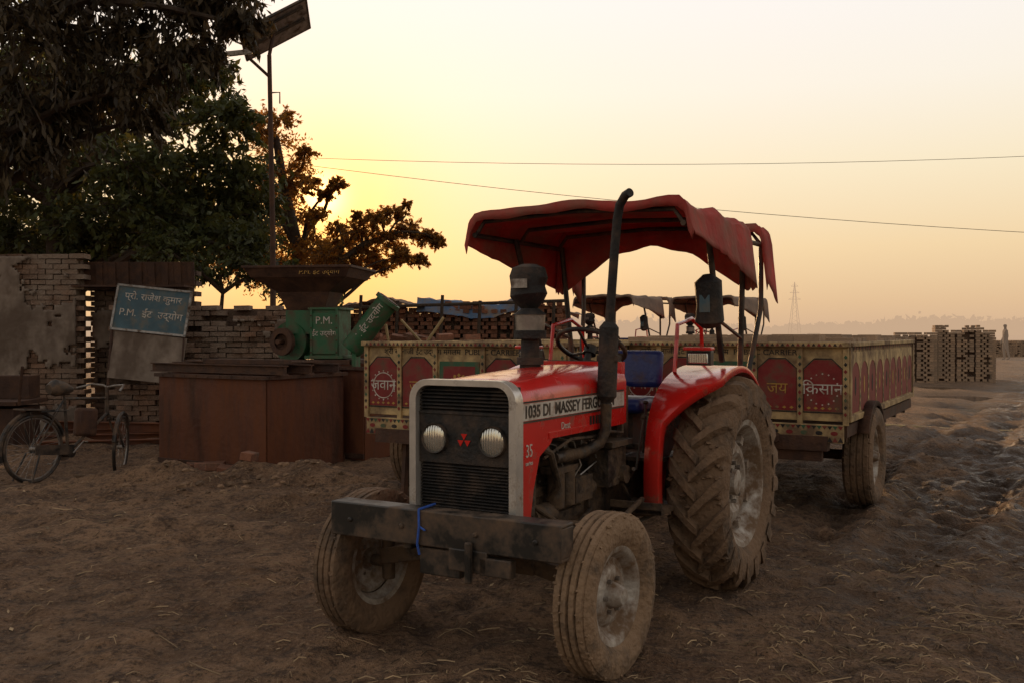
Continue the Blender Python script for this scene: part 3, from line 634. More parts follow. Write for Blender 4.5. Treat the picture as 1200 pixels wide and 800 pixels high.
    for s in (-1,1): rib_wheel('road_wheel',E,(s*.98,AX,.43),Rr=.44,W=.24,rimR=.25,side=s,mk='tyre')
    if load:
        f=MB()
        for i in range(9):
            for j in range(15):
                if random.random()<.9: f.box((-.86+i*.215,.2+j*.24,1.41+random.uniform(-.02,.035)),(.21,.225,.12),rot=(0,0,random.uniform(-.05,.05)))
        f.build('brick_load',['rawbrick'],E)
    return E
trailer((1.864,8.25,0),R(-30),'जवान','िकसान')
trailer((-.434,8.1,0),R(-30),'जवान','िकसान',load=False)

# ------------------------------------------------------------ old walls
def bricks(mb,o,d,L_,hf,m,miss=.02,th=.24,zb=-.1,bw=.235,bh=.078,jit=.008):
    o=Vector(o);d=Vector(d).normalized();nrm=Vector((d.y,-d.x,0)); ang=math.atan2(d.y,d.x)
    r=0;z=zb
    while True:
        off=(r%2)*bw/2; anyb=False; k=0
        while k*bw-off<L_:
            s=k*bw-off+bw/2; k+=1
            if s<0 or s>L_: continue
            if z+bh>hf(s): continue
            anyb=True
            if random.random()<miss*(3 if vn(np.array(s*1.5),np.array(z*2.5),33)>.15 else .4): continue
            c=o+d*s+nrm*random.uniform(-jit,jit)+Vector((0,0,z+bh/2+random.uniform(-.004,.004)))
            mb.box(c,(bw-random.uniform(.008,.02),th,bh-random.uniform(.006,.014)),m,rot=(random.uniform(-.01,.01),random.uniform(-.025,.025),ang+random.uniform(-.03,.03)))
        z+=bh;r+=1
        if not anyb and z>.3: break
def plaster(mb,o,L_,h,y,m,thr,seed,cell=.035):
    nx_=int(L_/cell);nz_=int(h/cell)
    xs_=np.arange(nx_+1)*cell; zs_=np.arange(nz_+1)*cell
    XX,ZZ=np.meshgrid(xs_,zs_,indexing='ij')
    n=vn(XX*1.1,ZZ*1.3,seed)+.5*vn(XX*3,ZZ*3,seed+1)+.3*vn(XX*8,ZZ*8,seed+2)+.15*vn(XX*20,ZZ*20,seed+3)
    dep=y-.012*vn(XX*2,ZZ*2,seed+5)-.01*vn(XX*9,ZZ*9,seed+6)
    keep={}
    vs=[];fs=[]
    def vi(i,j):
        if (i,j) not in keep: keep[(i,j)]=len(vs); vs.append((o+XX[i,j]+.01*float(hsh(i,j,1)),float(dep[i,j]),ZZ[i,j]+.01*float(hsh(i,j,2))))
        return keep[(i,j)]
    for i in range(nx_):
        for j in range(nz_):
            if n[i,j]>thr: fs.append((vi(i,j),vi(i+1,j),vi(i+1,j+1),vi(i,j+1)))
    mb.add(vs,fs,m)
D0=14.5
W_=MB()
bricks(W_,(-9.6,D0,0),(1,0.0,0),3.1,lambda s:2.71+.1*float(vn(np.array(s*2.),np.array(0.),3)),0,.02,jit=.014)
W_.box((-8.05,D0+.05,1.25),(3.05,.18,2.7),1)
bricks(W_,(-6.5,D0+.35,0),(1,0,0),1.55,lambda s:2.58,2,.03)
W_.box((-5.73,D0+.42,1.2),(1.5,.16,2.6),1)
W_.build('old_brick_wall',['wash','mortar','darkbrick'],smooth=0)
f=MB(); plaster(f,-9.6,3.05,2.66,D0-.145,0,.10,41); plaster(f,-6.45,1.45,2.2,D0+.205,0,.12,51)
o=f.build('wall_plaster',['plaster'],bpy.data.objects['old_brick_wall'],recalc=False,smooth=60); o.modifiers.new('s','SOLIDIFY').thickness=-.02
W_=MB()
bricks(W_,(-5.0,D0-.05,0),(1,0.0,0),1.75,lambda s:2.05-.1*(s>1.1)+.2*float(vn(np.array(s*3.),np.array(0.),5)),0,.14,jit=.045)
bricks(W_,(-5.9,D0-.15,0),(1,0.0,0),.85,lambda s:1.95-.25*s,0,.10,jit=.04)
W_.box((-4.15,D0+.06,.93),(1.65,.12,1.9),1); W_.box((-5.47,D0-.04,.78),(.8,.12,1.5),1)
W_.build('broken_brick_wall',['wash','darkbrick'],smooth=0)
f=MB(); plaster(f,-4.95,1.6,1.75,D0-.20,0,.14,61)
o=f.build('broken_wall_plaster',['plaster'],bpy.data.objects['broken_brick_wall'],recalc=False,smooth=60); o.modifiers.new('s','SOLIDIFY').thickness=-.02
f=MB()
for k in range(17): f.box((-6.5+k*.1,D0+.1+.02*(k%2),2.42),(.1,.03,.36),rot=(R(5),0,0))
f.box((-5.75,D0+.0,2.22),(1.7,.4,.03)); f.build('rusty_tin_sheet',['rustd'])
E=empty('sign_board',P(178,364,13.6),(R(-12),R(6),R(4)))
f=MB(); f.box((0,0,0),(1.02,.03,.62),0); f.build('board',['slate'],E)
f=MB()
for s in (-1,1): f.box((s*.51,-.005,0),(.03,.05,.66)); f.box((0,-.005,s*.32),(1.05,.05,.03))
f.build('frame',['steel'],E)
f=MB(); f.box((.05,.0,-.68),(1.0,.02,.66)); f.build('lower_panel',['plaster'],E)
f=MB(); f.tube([(-.5,.0,-.3),(-.35,.02,-1.95)],.02,6); f.tube([(.5,.0,-.3),(.65,.02,-1.95)],.02,6); f.build('legs',['rustd'],E)
text('board_text','प्रो. राजेश कुमार',.13,(0,-.018,.17),(R(90),0,0),'white',E)
text('board_text','P.M.  ईंट  उद्योग',.14,(0,-.018,-.07),(R(90),0,0),'white',E)

# ------------------------------------------------------------ steel tanks + mill
e1=Vector((-.86,.51,0)).normalized(); e2=Vector((.51,.86,0)).normalized()
ang=math.atan2(e1.y,e1.x)
def tank(p0,a,b_,h,name):
    c=Vector(p0)+e1*a/2+e2*b_/2
    E=empty(name,(c.x,c.y,0),(0,0,math.atan2(-e1.y,-e1.x)))
    f=MB(); t=.012
    for s in (-1,1):
        f.box((0,s*b_/2,h/2),(a,t,h)); f.box((s*a/2,0,h/2),(t,b_-.03,h))
        f.box((0,s*(b_/2+.02),h-.02),(a+.08,.05,.04),1); f.box((s*(a/2+.02),0,h-.02),(.05,b_-.02,.04),1)
        f.box((0,s*(b_/2+.012),.05),(a+.02,.02,.06),1)
    f.box((0,0,h-.09),(a-.05,b_-.05,.02))
    for k in range(9): f.cyl((-a/2+.1+k*(a-.2)/8,-b_/2-.05,h-.02),(-a/2+.1+k*(a-.2)/8,-b_/2-.04,h-.02),.012,n=6,m=1)
    f.build('sheet_body',['rust','rustd'],E)
    return E
p0=Vector((-2.64,10.25,0)); tank(p0,1.7,1.25,1.06,'steel_tank'); q0=Vector((-1.77,11.4,0)); tank(q0,1.75,1.25,1.12,'steel_tank')
f=MB()
def ibeam(a,b_,s=.1,m=0):
    a=Vector(a);b_=Vector(b_);d=(b_-a);L_=d.length;c=(a+b_)/2; rz=math.atan2(d.y,d.x)
    f.box(c,(L_,.012,s*.86),m,rot=(0,0,rz)); f.box(c+Vector((0,0,s/2)),(L_,s*.8,.012),m,rot=(0,0,rz)); f.box(c-Vector((0,0,s/2)),(L_,s*.8,.012),m,rot=(0,0,rz))
for k,t in enumerate((.15,.55,1.0)): ibeam(p0+e2*t+e1*-.15+Vector((0,0,1.12)),p0+e2*t+e1*(2.0+.1*k)+Vector((0,0,1.12)),.09)
f.box(p0+e2*.8+e1*1.0+Vector((0,0,1.185)),(1.6,.7,.02),rot=(0,0,ang)); f.box(p0+e2*.3+e1*.6+Vector((0,0,1.20)),(1.1,.2,.05),rot=(0,0,ang+.1))
f.build('steel_beams',['rustd'])
f=MB()
for i,(a,b_) in enumerate((((-6.2,12.4,.12),(-4.3,12.9,.12)),((-6.0,12.8,.12),(-4.0,13.2,.2)),((-6.4,13.1,.25),(-4.2,12.7,.25)),((-5.9,11.9,.1),(-4.2,12.3,.1)))): ibeam(a,b_,.13)
f.build('steel_beam_pile',['rust'])
f=MB()
f.box((-7.0,12.6,.3),(1.2,.7,.5)); f.box((-7.0,12.6,.62),(1.35,.85,.05)); f.tube([(-6.3,12.2,.6),(-6.2,12.1,1.1)],.02,6); f.box((-6.9,12.9,.8),(.9,.3,.3)); f.build('scrap_metal_trough',['rustd'])
E=empty('hammer_mill',(-2.50,12.2,1.13),(0,0,R(-8)))
f=MB()
def frus(c,s0,z0,s1,z1,m,dx=0):
    vs=[(c[0]-s0[0]/2,c[1]-s0[1]/2,z0),(c[0]+s0[0]/2,c[1]-s0[1]/2,z0),(c[0]+s0[0]/2,c[1]+s0[1]/2,z0),(c[0]-s0[0]/2,c[1]+s0[1]/2,z0),(c[0]+dx-s1[0]/2,c[1]-s1[1]/2,z1),(c[0]+dx+s1[0]/2,c[1]-s1[1]/2,z1),(c[0]+dx+s1[0]/2,c[1]+s1[1]/2,z1),(c[0]+dx-s1[0]/2,c[1]+s1[1]/2,z1)]
    f.add(vs,[(3,2,1,0),(0,1,5,4),(1,2,6,5),(2,3,7,6),(3,0,4,7)],m)
frus((-.07,0),(.48,.38),.66,(.68,.55),.90,0); frus((-.07,0),(.68,.55),.90,(1.2,.9),1.07,0); frus((-.07,0),(1.22,.92),1.07,(1.36,1.05),1.19,0)
f.box((-.07,0,1.2),(1.4,1.08,.03)); 
f.build('hopper',['rustd'],E,bevel=.004)
f=MB(); f.box((.20,0,.38),(.36,.5,.60),0); f.box((.20,-.26,.38),(.32,.03,.5),0); f.box((-.15,0,.52),(.35,.42,.3),0); f.box((.20,0,.69),(.42,.56,.03),0); f.box((.20,0,.09),(.5,.6,.04),0); f.box((0,0,.03),(1.1,.7,.06),1)
for s in (-1,1):
    f.box((.20+s*.165,-.28,.38),(.03,.02,.6),0)
    for k in range(4): f.cyl((.20+s*.165,-.30,.15+k*.15),(.20+s*.165,-.285,.15+k*.15),.012,n=6,m=1)
f.build('mill_body',['green','rustd'],E,bevel=.006)
f=MB(); T=Matrix.Translation((-.26,-.1,.28))@Euler((0,0,R(74))).to_matrix().to_4x4()
f.lathe([(-.08,.001),(-.08,.22),(-.09,.25),(-.06,.25),(-.05,.23),(.05,.23),(.06,.25),(.09,.25),(.08,.22),(.08,.001)],T,36,0)
f.cyl((-.36,-.40,.28),(-.26,.3,.28),.03,n=12,m=1); f.lathe([(-.26,.10),(-.26,.17),(-.20,.17),(-.20,.10),(-.18,.001)],T,24,1)
f.build('rotor_drum',['green','rustd'],E)
f=MB(); a=Vector((.54,-.25,.18));b_=Vector((1.0,-.2,.78)); dd=(b_-a).normalized()
f.tube([a,a+dd*.02,b_-dd*.02,b_],[.13,.14,.14,.15],24,0,caps=True); f.cyl(b_-dd*.03,b_+dd*.02,.17,n=24,m=0); f.cyl(b_+dd*.015,b_+dd*.028,.13,n=24,m=1)
f.box(a+dd*.1-Vector((.0,0,.14)),(.05,.2,.3),0); f.build('discharge_tube',['green','rustd'],E)
text('mill_text','P.M.',.13,(.20,-.281,.54),(R(90),0,0),'white',E); text('mill_text','ईंट उद्योग',.085,(.20,-.281,.38),(R(90),0,0),'white',E)
text('mill_text','P.M. ईंट उद्योग',.09,(.22,-.512,1.13),(R(62),0,0),'orange',E)
text('mill_text','P.M. ईंट उद्योग',.11,(.77,-.37,.48),(R(90),R(-52),0),'white',E)
f=MB()
for (px,py) in ((210,556),(222,560),(240,566),(262,560),(292,566),(250,553),(200,548),(278,556),(330,556),(350,552),(372,550),(185,553),(300,556),(232,552)):
    g_=G(px,py); f.box((g_.x,g_.y,hz(g_.x,g_.y)+.045),(.24,.12,.08),rot=(random.uniform(-.2,.2),random.uniform(-.15,.15),random.uniform(0,3)))
f.build('loose_bricks',['brick'],bevel=.006)

# ------------------------------------------------------------ bicycle
rx=Vector((-4.92,9.6)); E=empty('bicycle',(rx.x+.08,rx.y,hz(rx.x,rx.y)),(0,R(5),math.atan2(.907,.42)))
f=MB(); Rw=.345
def bw(cx,steer):
    T=Matrix.Translation((cx,0,Rw))@Euler((0,0,steer)).to_matrix().to_4x4()
    f.tube([T@Vector((Rw*.96*math.cos(t),0,Rw*.96*math.sin(t))) for t in np.linspace(0,2*math.pi,41)],.019,8,0,False)
    f.tube([T@Vector(((Rw-.035)*math.cos(t),0,(Rw-.035)*math.sin(t))) for t in np.linspace(0,2*math.pi,41)],.010,6,1,False)
    f.cyl(T@Vector((0,-.04,0)),T@Vector((0,.04,0)),.02,n=10,m=1)
    for i in range(28):
        t=2*math.pi*i/28; f.tube([T@Vector((.02*math.cos(t+1.3),.025*(-1)**i,.02*math.sin(t+1.3))),T@Vector(((Rw-.035)*math.cos(t),0,(Rw-.035)*math.sin(t)))],.0014,3,1,False)
    f.tube([T@Vector(((Rw+.03)*math.cos(t),0,(Rw+.03)*math.sin(t))) for t in np.linspace(R(20 if cx<.5 else 40),R(200 if cx<.5 else 170),18)],.022,6,0)
bw(0,0); bw(1.12,R(35))
sd=(.33,0,.86);bbk=(.42,0,.30);hd=(.88,0,.86);hd2=(.90,0,.72)
for a,b_,r in ((sd,bbk,.016),(sd,(.86,0,.88),.015),(bbk,hd2,.016),(hd,hd2,.02),((0,.05,Rw),sd,.009),((0,-.05,Rw),sd,.009),((0,.05,Rw),bbk,.009),((0,-.05,Rw),bbk,.009),(hd2,(.97,0,.66),.014),((.97,.05,.66),(1.12,.04,Rw),.011),((.97,-.05,.66),(1.12,-.04,Rw),.011),(sd,(.31,0,.94),.013),(hd,(.865,0,1.0),.013),((.0,.07,.72),(.33,.07,.74),.006),((.0,-.07,.72),(.33,-.07,.74),.006),((-.12,.07,.72),(0,.05,Rw),.006),((-.12,-.07,.72),(0,-.05,Rw),.006)): f.tube([a,b_],r,8,0)
f.tube([(.80,-.27,.96),(.88,-.24,1.03),(.90,-.08,1.02),(.87,0,1.0),(.90,.08,1.02),(.88,.24,1.03),(.72,.29,.98)],.012,8,1)
f.box((-.02,0,.74),(.36,.16,.015)); f.cyl((.42,-.06,.30),(.42,.06,.30),.05,n=16); f.cyl((.42,.05,.3),(.42,.06,.3),.09,n=20,m=1)
f.tube([(.42,.08,.3),(.30,.08,.18),(.30,.14,.18)],.009,6,1);f.tube([(.42,-.08,.3),(.54,-.08,.42),(.54,-.14,.42)],.009,6,1)
f.box((.21,.055,.335),(.42,.015,.07)); f.box((.21,-.06,.335),(.46,.012,.10)); f.tube([(0,.1,.3),(-.1,.14,.02)],.01,6); f.tube([(0,-.1,.3),(-.1,-.14,.02)],.01,6)
f.tube([(.13,0,.95),(.2,0,.97),(.32,0,.965),(.42,0,.96)],[.05,.09,.07,.025],12,0)
f.build('bicycle_frame',['black','steel'],E)
f=MB(); f.box((.62,.0,.62),(.26,.09,.30)); f.build('hanging_bag',['rustd'],E,bevel=.03)

# ------------------------------------------------------------ background stacks
def stack(name,c,w_,d_,h,mk,rotz=0,gap=.05,miss=.06,bs=(.23,.12,.075),step=None):
    f=MB(); c=Vector(c)
    E=empty(name,c,(0,0,rotz)); z=0;r=0
    while z<h:
        flip=r%2
        n=int(w_/(bs[0] if not flip else bs[1]+gap))
        for i in range(n):
            x=-w_/2+(i+.5)*w_/n
            hh=h if step is None else step(x)
            if z>hh: continue
            for yy in (-d_/2,d_/2):
                if random.random()>miss: f.box((x+random.uniform(-.01,.01),yy+random.uniform(-.02,.02),z+bs[2]/2),((bs[0] if not flip else bs[1])-.012,.12 if not flip else .23,bs[2]-.008),rot=(0,0,random.uniform(-.04,.04)))
        for i in range(int(d_/.2)):
            y=-d_/2+(i+.5)*d_/int(d_/.2)
            for xx in (-w_/2,w_/2):
                hh=h if step is None else step(xx)
                if z<=hh and random.random()>miss: f.box((xx,y,z+bs[2]/2),(.12,.19,bs[2]-.008),rot=(0,0,random.uniform(-.04,.04)))
        z+=bs[2];r+=1
    f.build('bricks',[mk],E,smooth=0)
    f=MB()
    if step is None: f.box((0,0,h/2-.03),(w_-.18,d_-.18,h-.06)); f.build('core',['darkbrick'],E)
    else:
        for i in range(12):
            x=-w_/2+.1+(i+.5)*(w_-.2)/12; hh=step(x); f.box((x,0,hh/2-.05),((w_-.2)/12-.004,d_-.2,hh-.1))
        f.build('core',['darkbrick'],E)
    return E
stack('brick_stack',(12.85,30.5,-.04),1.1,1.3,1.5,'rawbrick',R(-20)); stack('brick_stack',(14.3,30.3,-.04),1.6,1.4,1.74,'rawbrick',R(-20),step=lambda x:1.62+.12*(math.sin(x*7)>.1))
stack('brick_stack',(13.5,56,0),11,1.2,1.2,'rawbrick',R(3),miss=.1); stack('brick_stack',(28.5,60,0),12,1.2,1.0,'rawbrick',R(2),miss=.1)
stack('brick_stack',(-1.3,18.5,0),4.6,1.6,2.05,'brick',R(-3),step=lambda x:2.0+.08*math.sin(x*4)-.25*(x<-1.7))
f=MB()
def cloth(mb,x0,x1,y0,y1,zf,nx=24,ny=10,m=0):
    vs=[];fs=[]
    for i in range(nx+1):
        for j in range(ny+1):
            x=x0+(x1-x0)*i/nx;y=y0+(y1-y0)*j/ny; vs.append((x,y,zf(x,y)+.12*float(vn(np.array(x*3.),np.array(y*3.),21))+.07*float(vn(np.array(x*9.),np.array(y*9.),22))))
    for i in range(nx):
        for j in range(ny): k=i*(ny+1)+j; fs.append((k,k+1,k+ny+2,k+ny+1))
    mb.add(vs,fs,m)
cloth(f,-1.75,.25,17.5,19.3,lambda x,y:2.12+.05*math.sin(x*3)-(.25 if y<17.65 else 0))
f.build('blue_tarpaulin',['tarp'],recalc=False)
f=MB(); cloth(f,-3.7,-1.6,17.4,19.2,lambda x,y:2.0+.12*math.sin(x*2)); cloth(f,.1,1.3,17.5,19.2,lambda x,y:2.1-.2*(x-.1))
f.build('thatch_cover',['greycloth'],recalc=False)
f=MB()
for k in range(7):
    x=-3.5+k*.7+random.uniform(-.15,.15); f.tube([(x,17.3,0),(x+.1,17.35,2.1+.1*(k%2))],.03,6)
f.tube([(-3.7,17.35,1.95),(1,17.35,2.1)],.03,6); f.build('support_poles',['bark'])
f=MB(); 
for (px,py,px2,py2,d) in ((452,380,460,430,13.5),(470,375,520,430,13.5),(520,372,480,430,13.4)): f.tube([P(px,py,d),P(px2,py2,d)],.02,6)
f.tube([P(1038,498,15.5),P(1120,503,15.5),P(1230,507,15.6)],.03,7); 
f.build('bamboo_poles',['bamboo'])
f=MB()
for i in range(70):
    f.box((-1.45+random.gauss(0,.45),13.8+random.uniform(-.2,.3),1.05+random.random()*.42),(.23,.11,.08),rot=(random.uniform(-.3,.3),random.uniform(-.3,.3),random.uniform(0,3)))
f.box((-1.45,14.1,.55),(1.5,.6,1.1),1); 
f.build('brick_heap',['brick','darkbrick'])
# ------------------------------------------------------------ solar street lamp
b0=P(320,300,15.2); E=empty('solar_street_lamp',(b0.x,b0.y,0))
top=P(316,66,15.2).z
f=MB(); f.tube([(0,0,0),(0,0,top*.5),(-.05,0,top)],[.055,.045,.035],12); f.tube([(-.04,0,top-.35),(-.3,-.3,top-.12)],.025,8); f.tube([(-.05,0,top),(.02,0,top+.35)],.03,8); f.tube([(0,0,.9*top),(.12,-.02,.9*top),(.12,-.02,.87*top)],.012,6); f.build('pole',['rustd'],E)
f=MB(); f.box((0,0,0),(1.2,.80,.035),0); f.box((0,0,.021),(1.14,.74,.004),1); f.box((0,.05,-.03),(1.0,.05,.03),0); f.box((0,-.25,-.03),(1.0,.04,.03),0); f.box((0,0,-.0195),(1.12,.72,.003),2)
f.build('solar_panel',['black','panel','steel'],E,loc=(.06,-.02,top+.40),rot=(R(-20),R(-32),R(18)))
f=MB(); f.box((0,0,0),(.46,.22,.07),0); f.box((.02,0,-.04),(.34,.15,.012),1); f.build('lamp_head',['steel','glass'],E,loc=(-.42,-.42,top-.08),rot=(R(10),R(-15),R(35)),bevel=.02)
pl=empty('power_line')
f=MB()
def wirepts(pts,d): return [P(a,b_,d) for a,b_ in pts]
def smoothw(p):
    out=[]
    xs_=[q[0] for q in p]; c=np.polyfit(xs_,[q[1] for q in p],2)
    for t in np.linspace(xs_[0],xs_[-1],30): out.append((t,float(np.polyval(c,t))))
    return out
w1=wirepts(smoothw([(-200,150),(340,180),(500,192),(800,196),(1200,183),(1900,130)]),34); w2=wirepts(smoothw([(-200,110),(470,203),(700,233),(870,250),(1200,277),(1900,290)]),30)
f.tube(w1,.009,5);f.tube(w2,.009,5); f.build('cables',['wire'],pl)
for q_ in (w1[0],w1[-1],w2[0],w2[-1]):
    f=MB(); f.tube([(q_.x,q_.y,0),(q_.x,q_.y,q_.z+.3)],[.14,.1],8); f.box((q_.x,q_.y,q_.z),(1.2,.1,.1)); f.build('pole',['rustd'],pl)
c=Vector((133*.9,450*.9,0)); E=empty('transmission_pylon',c); f=MB(); Hh=23
for s in (-1,1):
    for t in (-1,1): f.tube([(s*2.2,t*2.2,0),(s*.7,t*.7,Hh*.65),(0,0,Hh)],.11,4)
for k in range(8):
    z=Hh*.65*k/8;z2=Hh*.65*(k+1)/8; r=2.2-1.5*k/8;r2=2.2-1.5*(k+1)/8
    f.tube([(-r,-r,z),(r2,-r2,z2)],.05,3);f.tube([(r,-r,z),(-r2,-r2,z2)],.05,3)
for z,l in ((Hh*.68,2.6),(Hh*.8,2.0),(Hh*.92,1.5)): f.tube([(-l,0,z),(l,0,z)],.09,4); f.tube([(-l,0,z),(0,0,z+1.2)],.05,3); f.tube([(l,0,z),(0,0,z+1.2)],.05,3)
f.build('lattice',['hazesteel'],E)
E=empty('car',(44,140,0),(0,0,R(10))); f=MB()
f.prism([(-2.1,.35),(2.1,.35),(2.15,.8),(1.2,.95),(.7,1.45),(-1.1,1.45),(-1.7,.95),(-2.1,.85)],'Y',-.85,.85); 
for x in (-1.3,1.3):
    for y in (-.8,.8): f.cyl((x,y-.1,.32),(x,y+.1,.32),.32,n=14,m=1)
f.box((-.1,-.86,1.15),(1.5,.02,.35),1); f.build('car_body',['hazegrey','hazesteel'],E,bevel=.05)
# ------------------------------------------------------------ foliage
def make_leaves(name,parent,C,D,size,mk,asp=.38):
    n=len(C); C=np.asarray(C);D=np.asarray(D); D/=np.linalg.norm(D,axis=1)[:,None]+1e-9
    r=rng.normal(size=(n,3)); Wv=np.cross(D,r); Wv/=np.linalg.norm(Wv,axis=1)[:,None]+1e-9
    s=(size*rng.uniform(.55,1.3,n))[:,None]
    V=np.stack([C-D*s*.5,C+Wv*s*asp*.5+D*s*.05,C+D*s*.5,C-Wv*s*asp*.5+D*s*.05],1).reshape(-1,3).astype(np.float32)
    me=bpy.data.meshes.new(name); me.vertices.add(4*n); me.vertices.foreach_set('co',V.ravel())
    me.loops.add(4*n); me.loops.foreach_set('vertex_index',np.arange(4*n,dtype=np.int32)); me.polygons.add(n); me.polygons.foreach_set('loop_start',np.arange(n,dtype=np.int32)*4)
    me.update(calc_edges=True); me.materials.append(M[mk]); o=bpy.data.objects.new(name,me); S.collection.objects.link(o); o.parent=parent
def tree(name,trunk,clumps,size,mk,ntw=55,nl=26,tr=.22,droop=.3,asp=.38,limb=.05):
    E=empty(name); f=MB(); trunk=[Vector(p) for p in trunk]; k=len(trunk)
    f.tube(trunk,[tr*(1-.65*i/(k-1)) for i in range(k)],12)
    C=[];D=[]
    for (c,r,*o) in clumps:
        c=Vector(c); dens=o[0] if o else 1
        best=min(trunk[1:],key=lambda p:(p-c).length+max(0,p.z-c.z+.6)*2)
        mid=(best+c)/2+Vector((random.uniform(-.2,.2),random.uniform(-.2,.2),.12*(c-best).length))
        Lb=(c-best).length; r0=min(tr*.5,limb+.012*Lb)
        pts=[best,best.lerp(mid,.5)+Vector((random.uniform(-.1,.1),0,.05)),mid,mid.lerp(c,.5)+Vector((0,random.uniform(-.1,.1),.06)),c]
        f.tube(pts,[r0,r0*.8,r0*.6,r0*.4,r0*.22],6)
        for i in range(int(ntw*dens)):
            d=rng.normal(size=3); d/=np.linalg.norm(d); l=r*(rng.uniform(.5,1.15)); 
            s0=np.array(c)+d*r*rng.uniform(0,.35)*np.array([1,1,.6])
            e_=s0+d*l*np.array([1,1,.7])+np.array([0,0,-droop*l*rng.uniform(0,.8)])
            if i%3==0: f.tube([s0,(s0+e_)/2+np.array([0,0,.06*l]),e_],[.012,.009,.004],3,0,False)
            m=int(nl*rng.uniform(.5,1.2)); t=rng.uniform(.25,1.0,m)[:,None]
            p=s0+(e_-s0)*t+np.array([0,0,.05])*l*np.sin(t*3.14)+rng.normal(size=(m,3))*r*.06
            C.append(p); dd=rng.normal(size=(m,3))*.8+(e_-s0)/l*.6+np.array([0,0,-droop*1.2]); D.append(dd)
    f.build('trunk_and_limbs',['bark'],E,recalc=False)
    make_leaves('leaves',E,np.concatenate(C),np.concatenate(D),size,mk,asp)
    return E
random.seed(12)
def cl(lst,d,jit=.8,sc=1):
    return [(P(a,b_,d+random.uniform(-jit,jit)),r*sc)+tuple(o) for a,b_,r,*o in lst]
g0=P(60,0,18); tree('large_tree',[(g0.x,18,0),(g0.x+.2,18,2),(g0.x,18,4),(g0.x+.3,17.8,6),(g0.x+.9,18,8)],
 cl([(20,120,1.1),(60,190,1.1),(0,230,1.1),(110,120,1.0),(150,190,1.0),(90,260,1.0),(170,250,1.0),(200,130,1.0),(230,200,1.0),(255,255,.9),(20,285,.9),(130,290,.9),(210,285,.8),(275,195,.8),(265,140,.7),(290,240,.8),(-50,180,1.2),(-40,80,1.2),(290,285,.7),(180,80,1.0),(60,60,1.1),(235,90,.7)],18,1.2),.18,'leafg',ntw=58,nl=27,droop=.35)
g0=P(150,0,21.5); tree('large_tree',[(g0.x,21.5,0),(g0.x+.2,21.5,2),(g0.x,21.5,4),(g0.x+.3,21.5,6)],
 cl([(0,180,1.5),(60,250,1.5),(110,190,1.5),(180,220,1.4),(230,260,1.2),(120,290,1.3),(30,300,1.3),(200,300,1.1),(50,120,1.5)],21.5,1.0),.24,'leafg',ntw=54,nl=26,droop=.3)
g0=P(-110,0,11.5); tree('overhanging_tree',[(g0.x,11.5,0),(g0.x+.1,11.5,2.5),(g0.x+.3,11.5,4.8),(g0.x+1.3,11.3,6.3),(g0.x+3.1,11.2,7.0)],
 cl([(20,20,.8),(70,60,.75),(20,100,.75),(110,20,.7),(160,50,.65),(200,10,.6),(250,20,.5),(285,30,.34),(60,130,.6),(110,110,.6),(10,170,.5),(150,105,.5),(205,65,.45,.8),(245,60,.35,.6),(190,-30,.7),(100,-40,.8),(0,-40,.8),(270,-20,.5),(60,170,.35,.6),(170,140,.3,.6)],11.4,.5),.15,'leafd',ntw=48,nl=20,droop=.9,asp=.28)
g0=P(345,0,21); tree('feathery_tree',[(g0.x,21,0),(g0.x,21,2),(g0.x+.1,21,3.2),(g0.x-.2,21,4.6),(g0.x-.4,21,5.8)],
 cl([(320,170,.7,.7),(335,205,.65),(300,225,.8),(345,255,.55,.8),(320,280,.8),(365,290,.55),(355,310,.6),(330,140,.4,.5),(300,150,.6,.7),(390,305,.45,.7),(395,217,.22,.6),(358,180,.26,.4),(350,225,.35,.6),(310,310,.8),(280,300,.8),(368,255,.32,.6),(382,228,.2,.55),(366,212,.2,.4)],21,.7),.10,'leafo',ntw=58,nl=32,droop=.2,asp=.4)
g0=P(400,0,19.5); z=P(400,310,19.5).z; tree('spreading_tree',[(g0.x-.6,19.5,0),(g0.x-.5,19.5,1.8),(g0.x-.1,19.5,z),(g0.x+.45,19.4,z+.38),(g0.x+.95,19.3,z+.55)],
 cl([(400,285,.36),(420,272,.34),(440,258,.30),(462,250,.30,.9),(480,268,.33),(500,278,.27),(513,284,.18,.8),(455,282,.36),(430,298,.36),(470,300,.32),(492,305,.22,.8),(447,312,.26),(410,312,.36),(380,300,.45),(420,252,.14,.4),(477,240,.14,.35),(395,268,.25,.6)],19.4,.4),.085,'leafo',ntw=54,nl=28,tr=.12,droop=.35,limb=.018,asp=.42)
tree('bush',[(-5,16.2,0),(-5,16.2,1.2),(-4.9,16.2,2.2)],[((-5.3,16.2,2.6),.5),((-4.5,16.3,2.7),.5),((-6,16.4,2.9),.6),((-3.8,16.4,2.5),.5),((-3.3,16.6,2.3),.45)],.12,'leafg',ntw=50,nl=24,tr=.08)
C=[];D=[]
for i in range(420):
    x=rng.uniform(-450,480); y=rng.uniform(480,640); hh=rng.uniform(6,9)*(1+.25*math.sin(x*.03)); rr=rng.uniform(5,10)
    m=70; p=rng.normal(size=(m,3))*np.array([rr*.7,rr*.5,hh*.22])+np.array([x,y,hh*.5]); p[:,2]=np.abs(p[:,2]); C.append(p); D.append(rng.normal(size=(m,3)))
make_leaves('distant_treeline',None,np.concatenate(C),np.concatenate(D),4.0,'hazetree',.8)
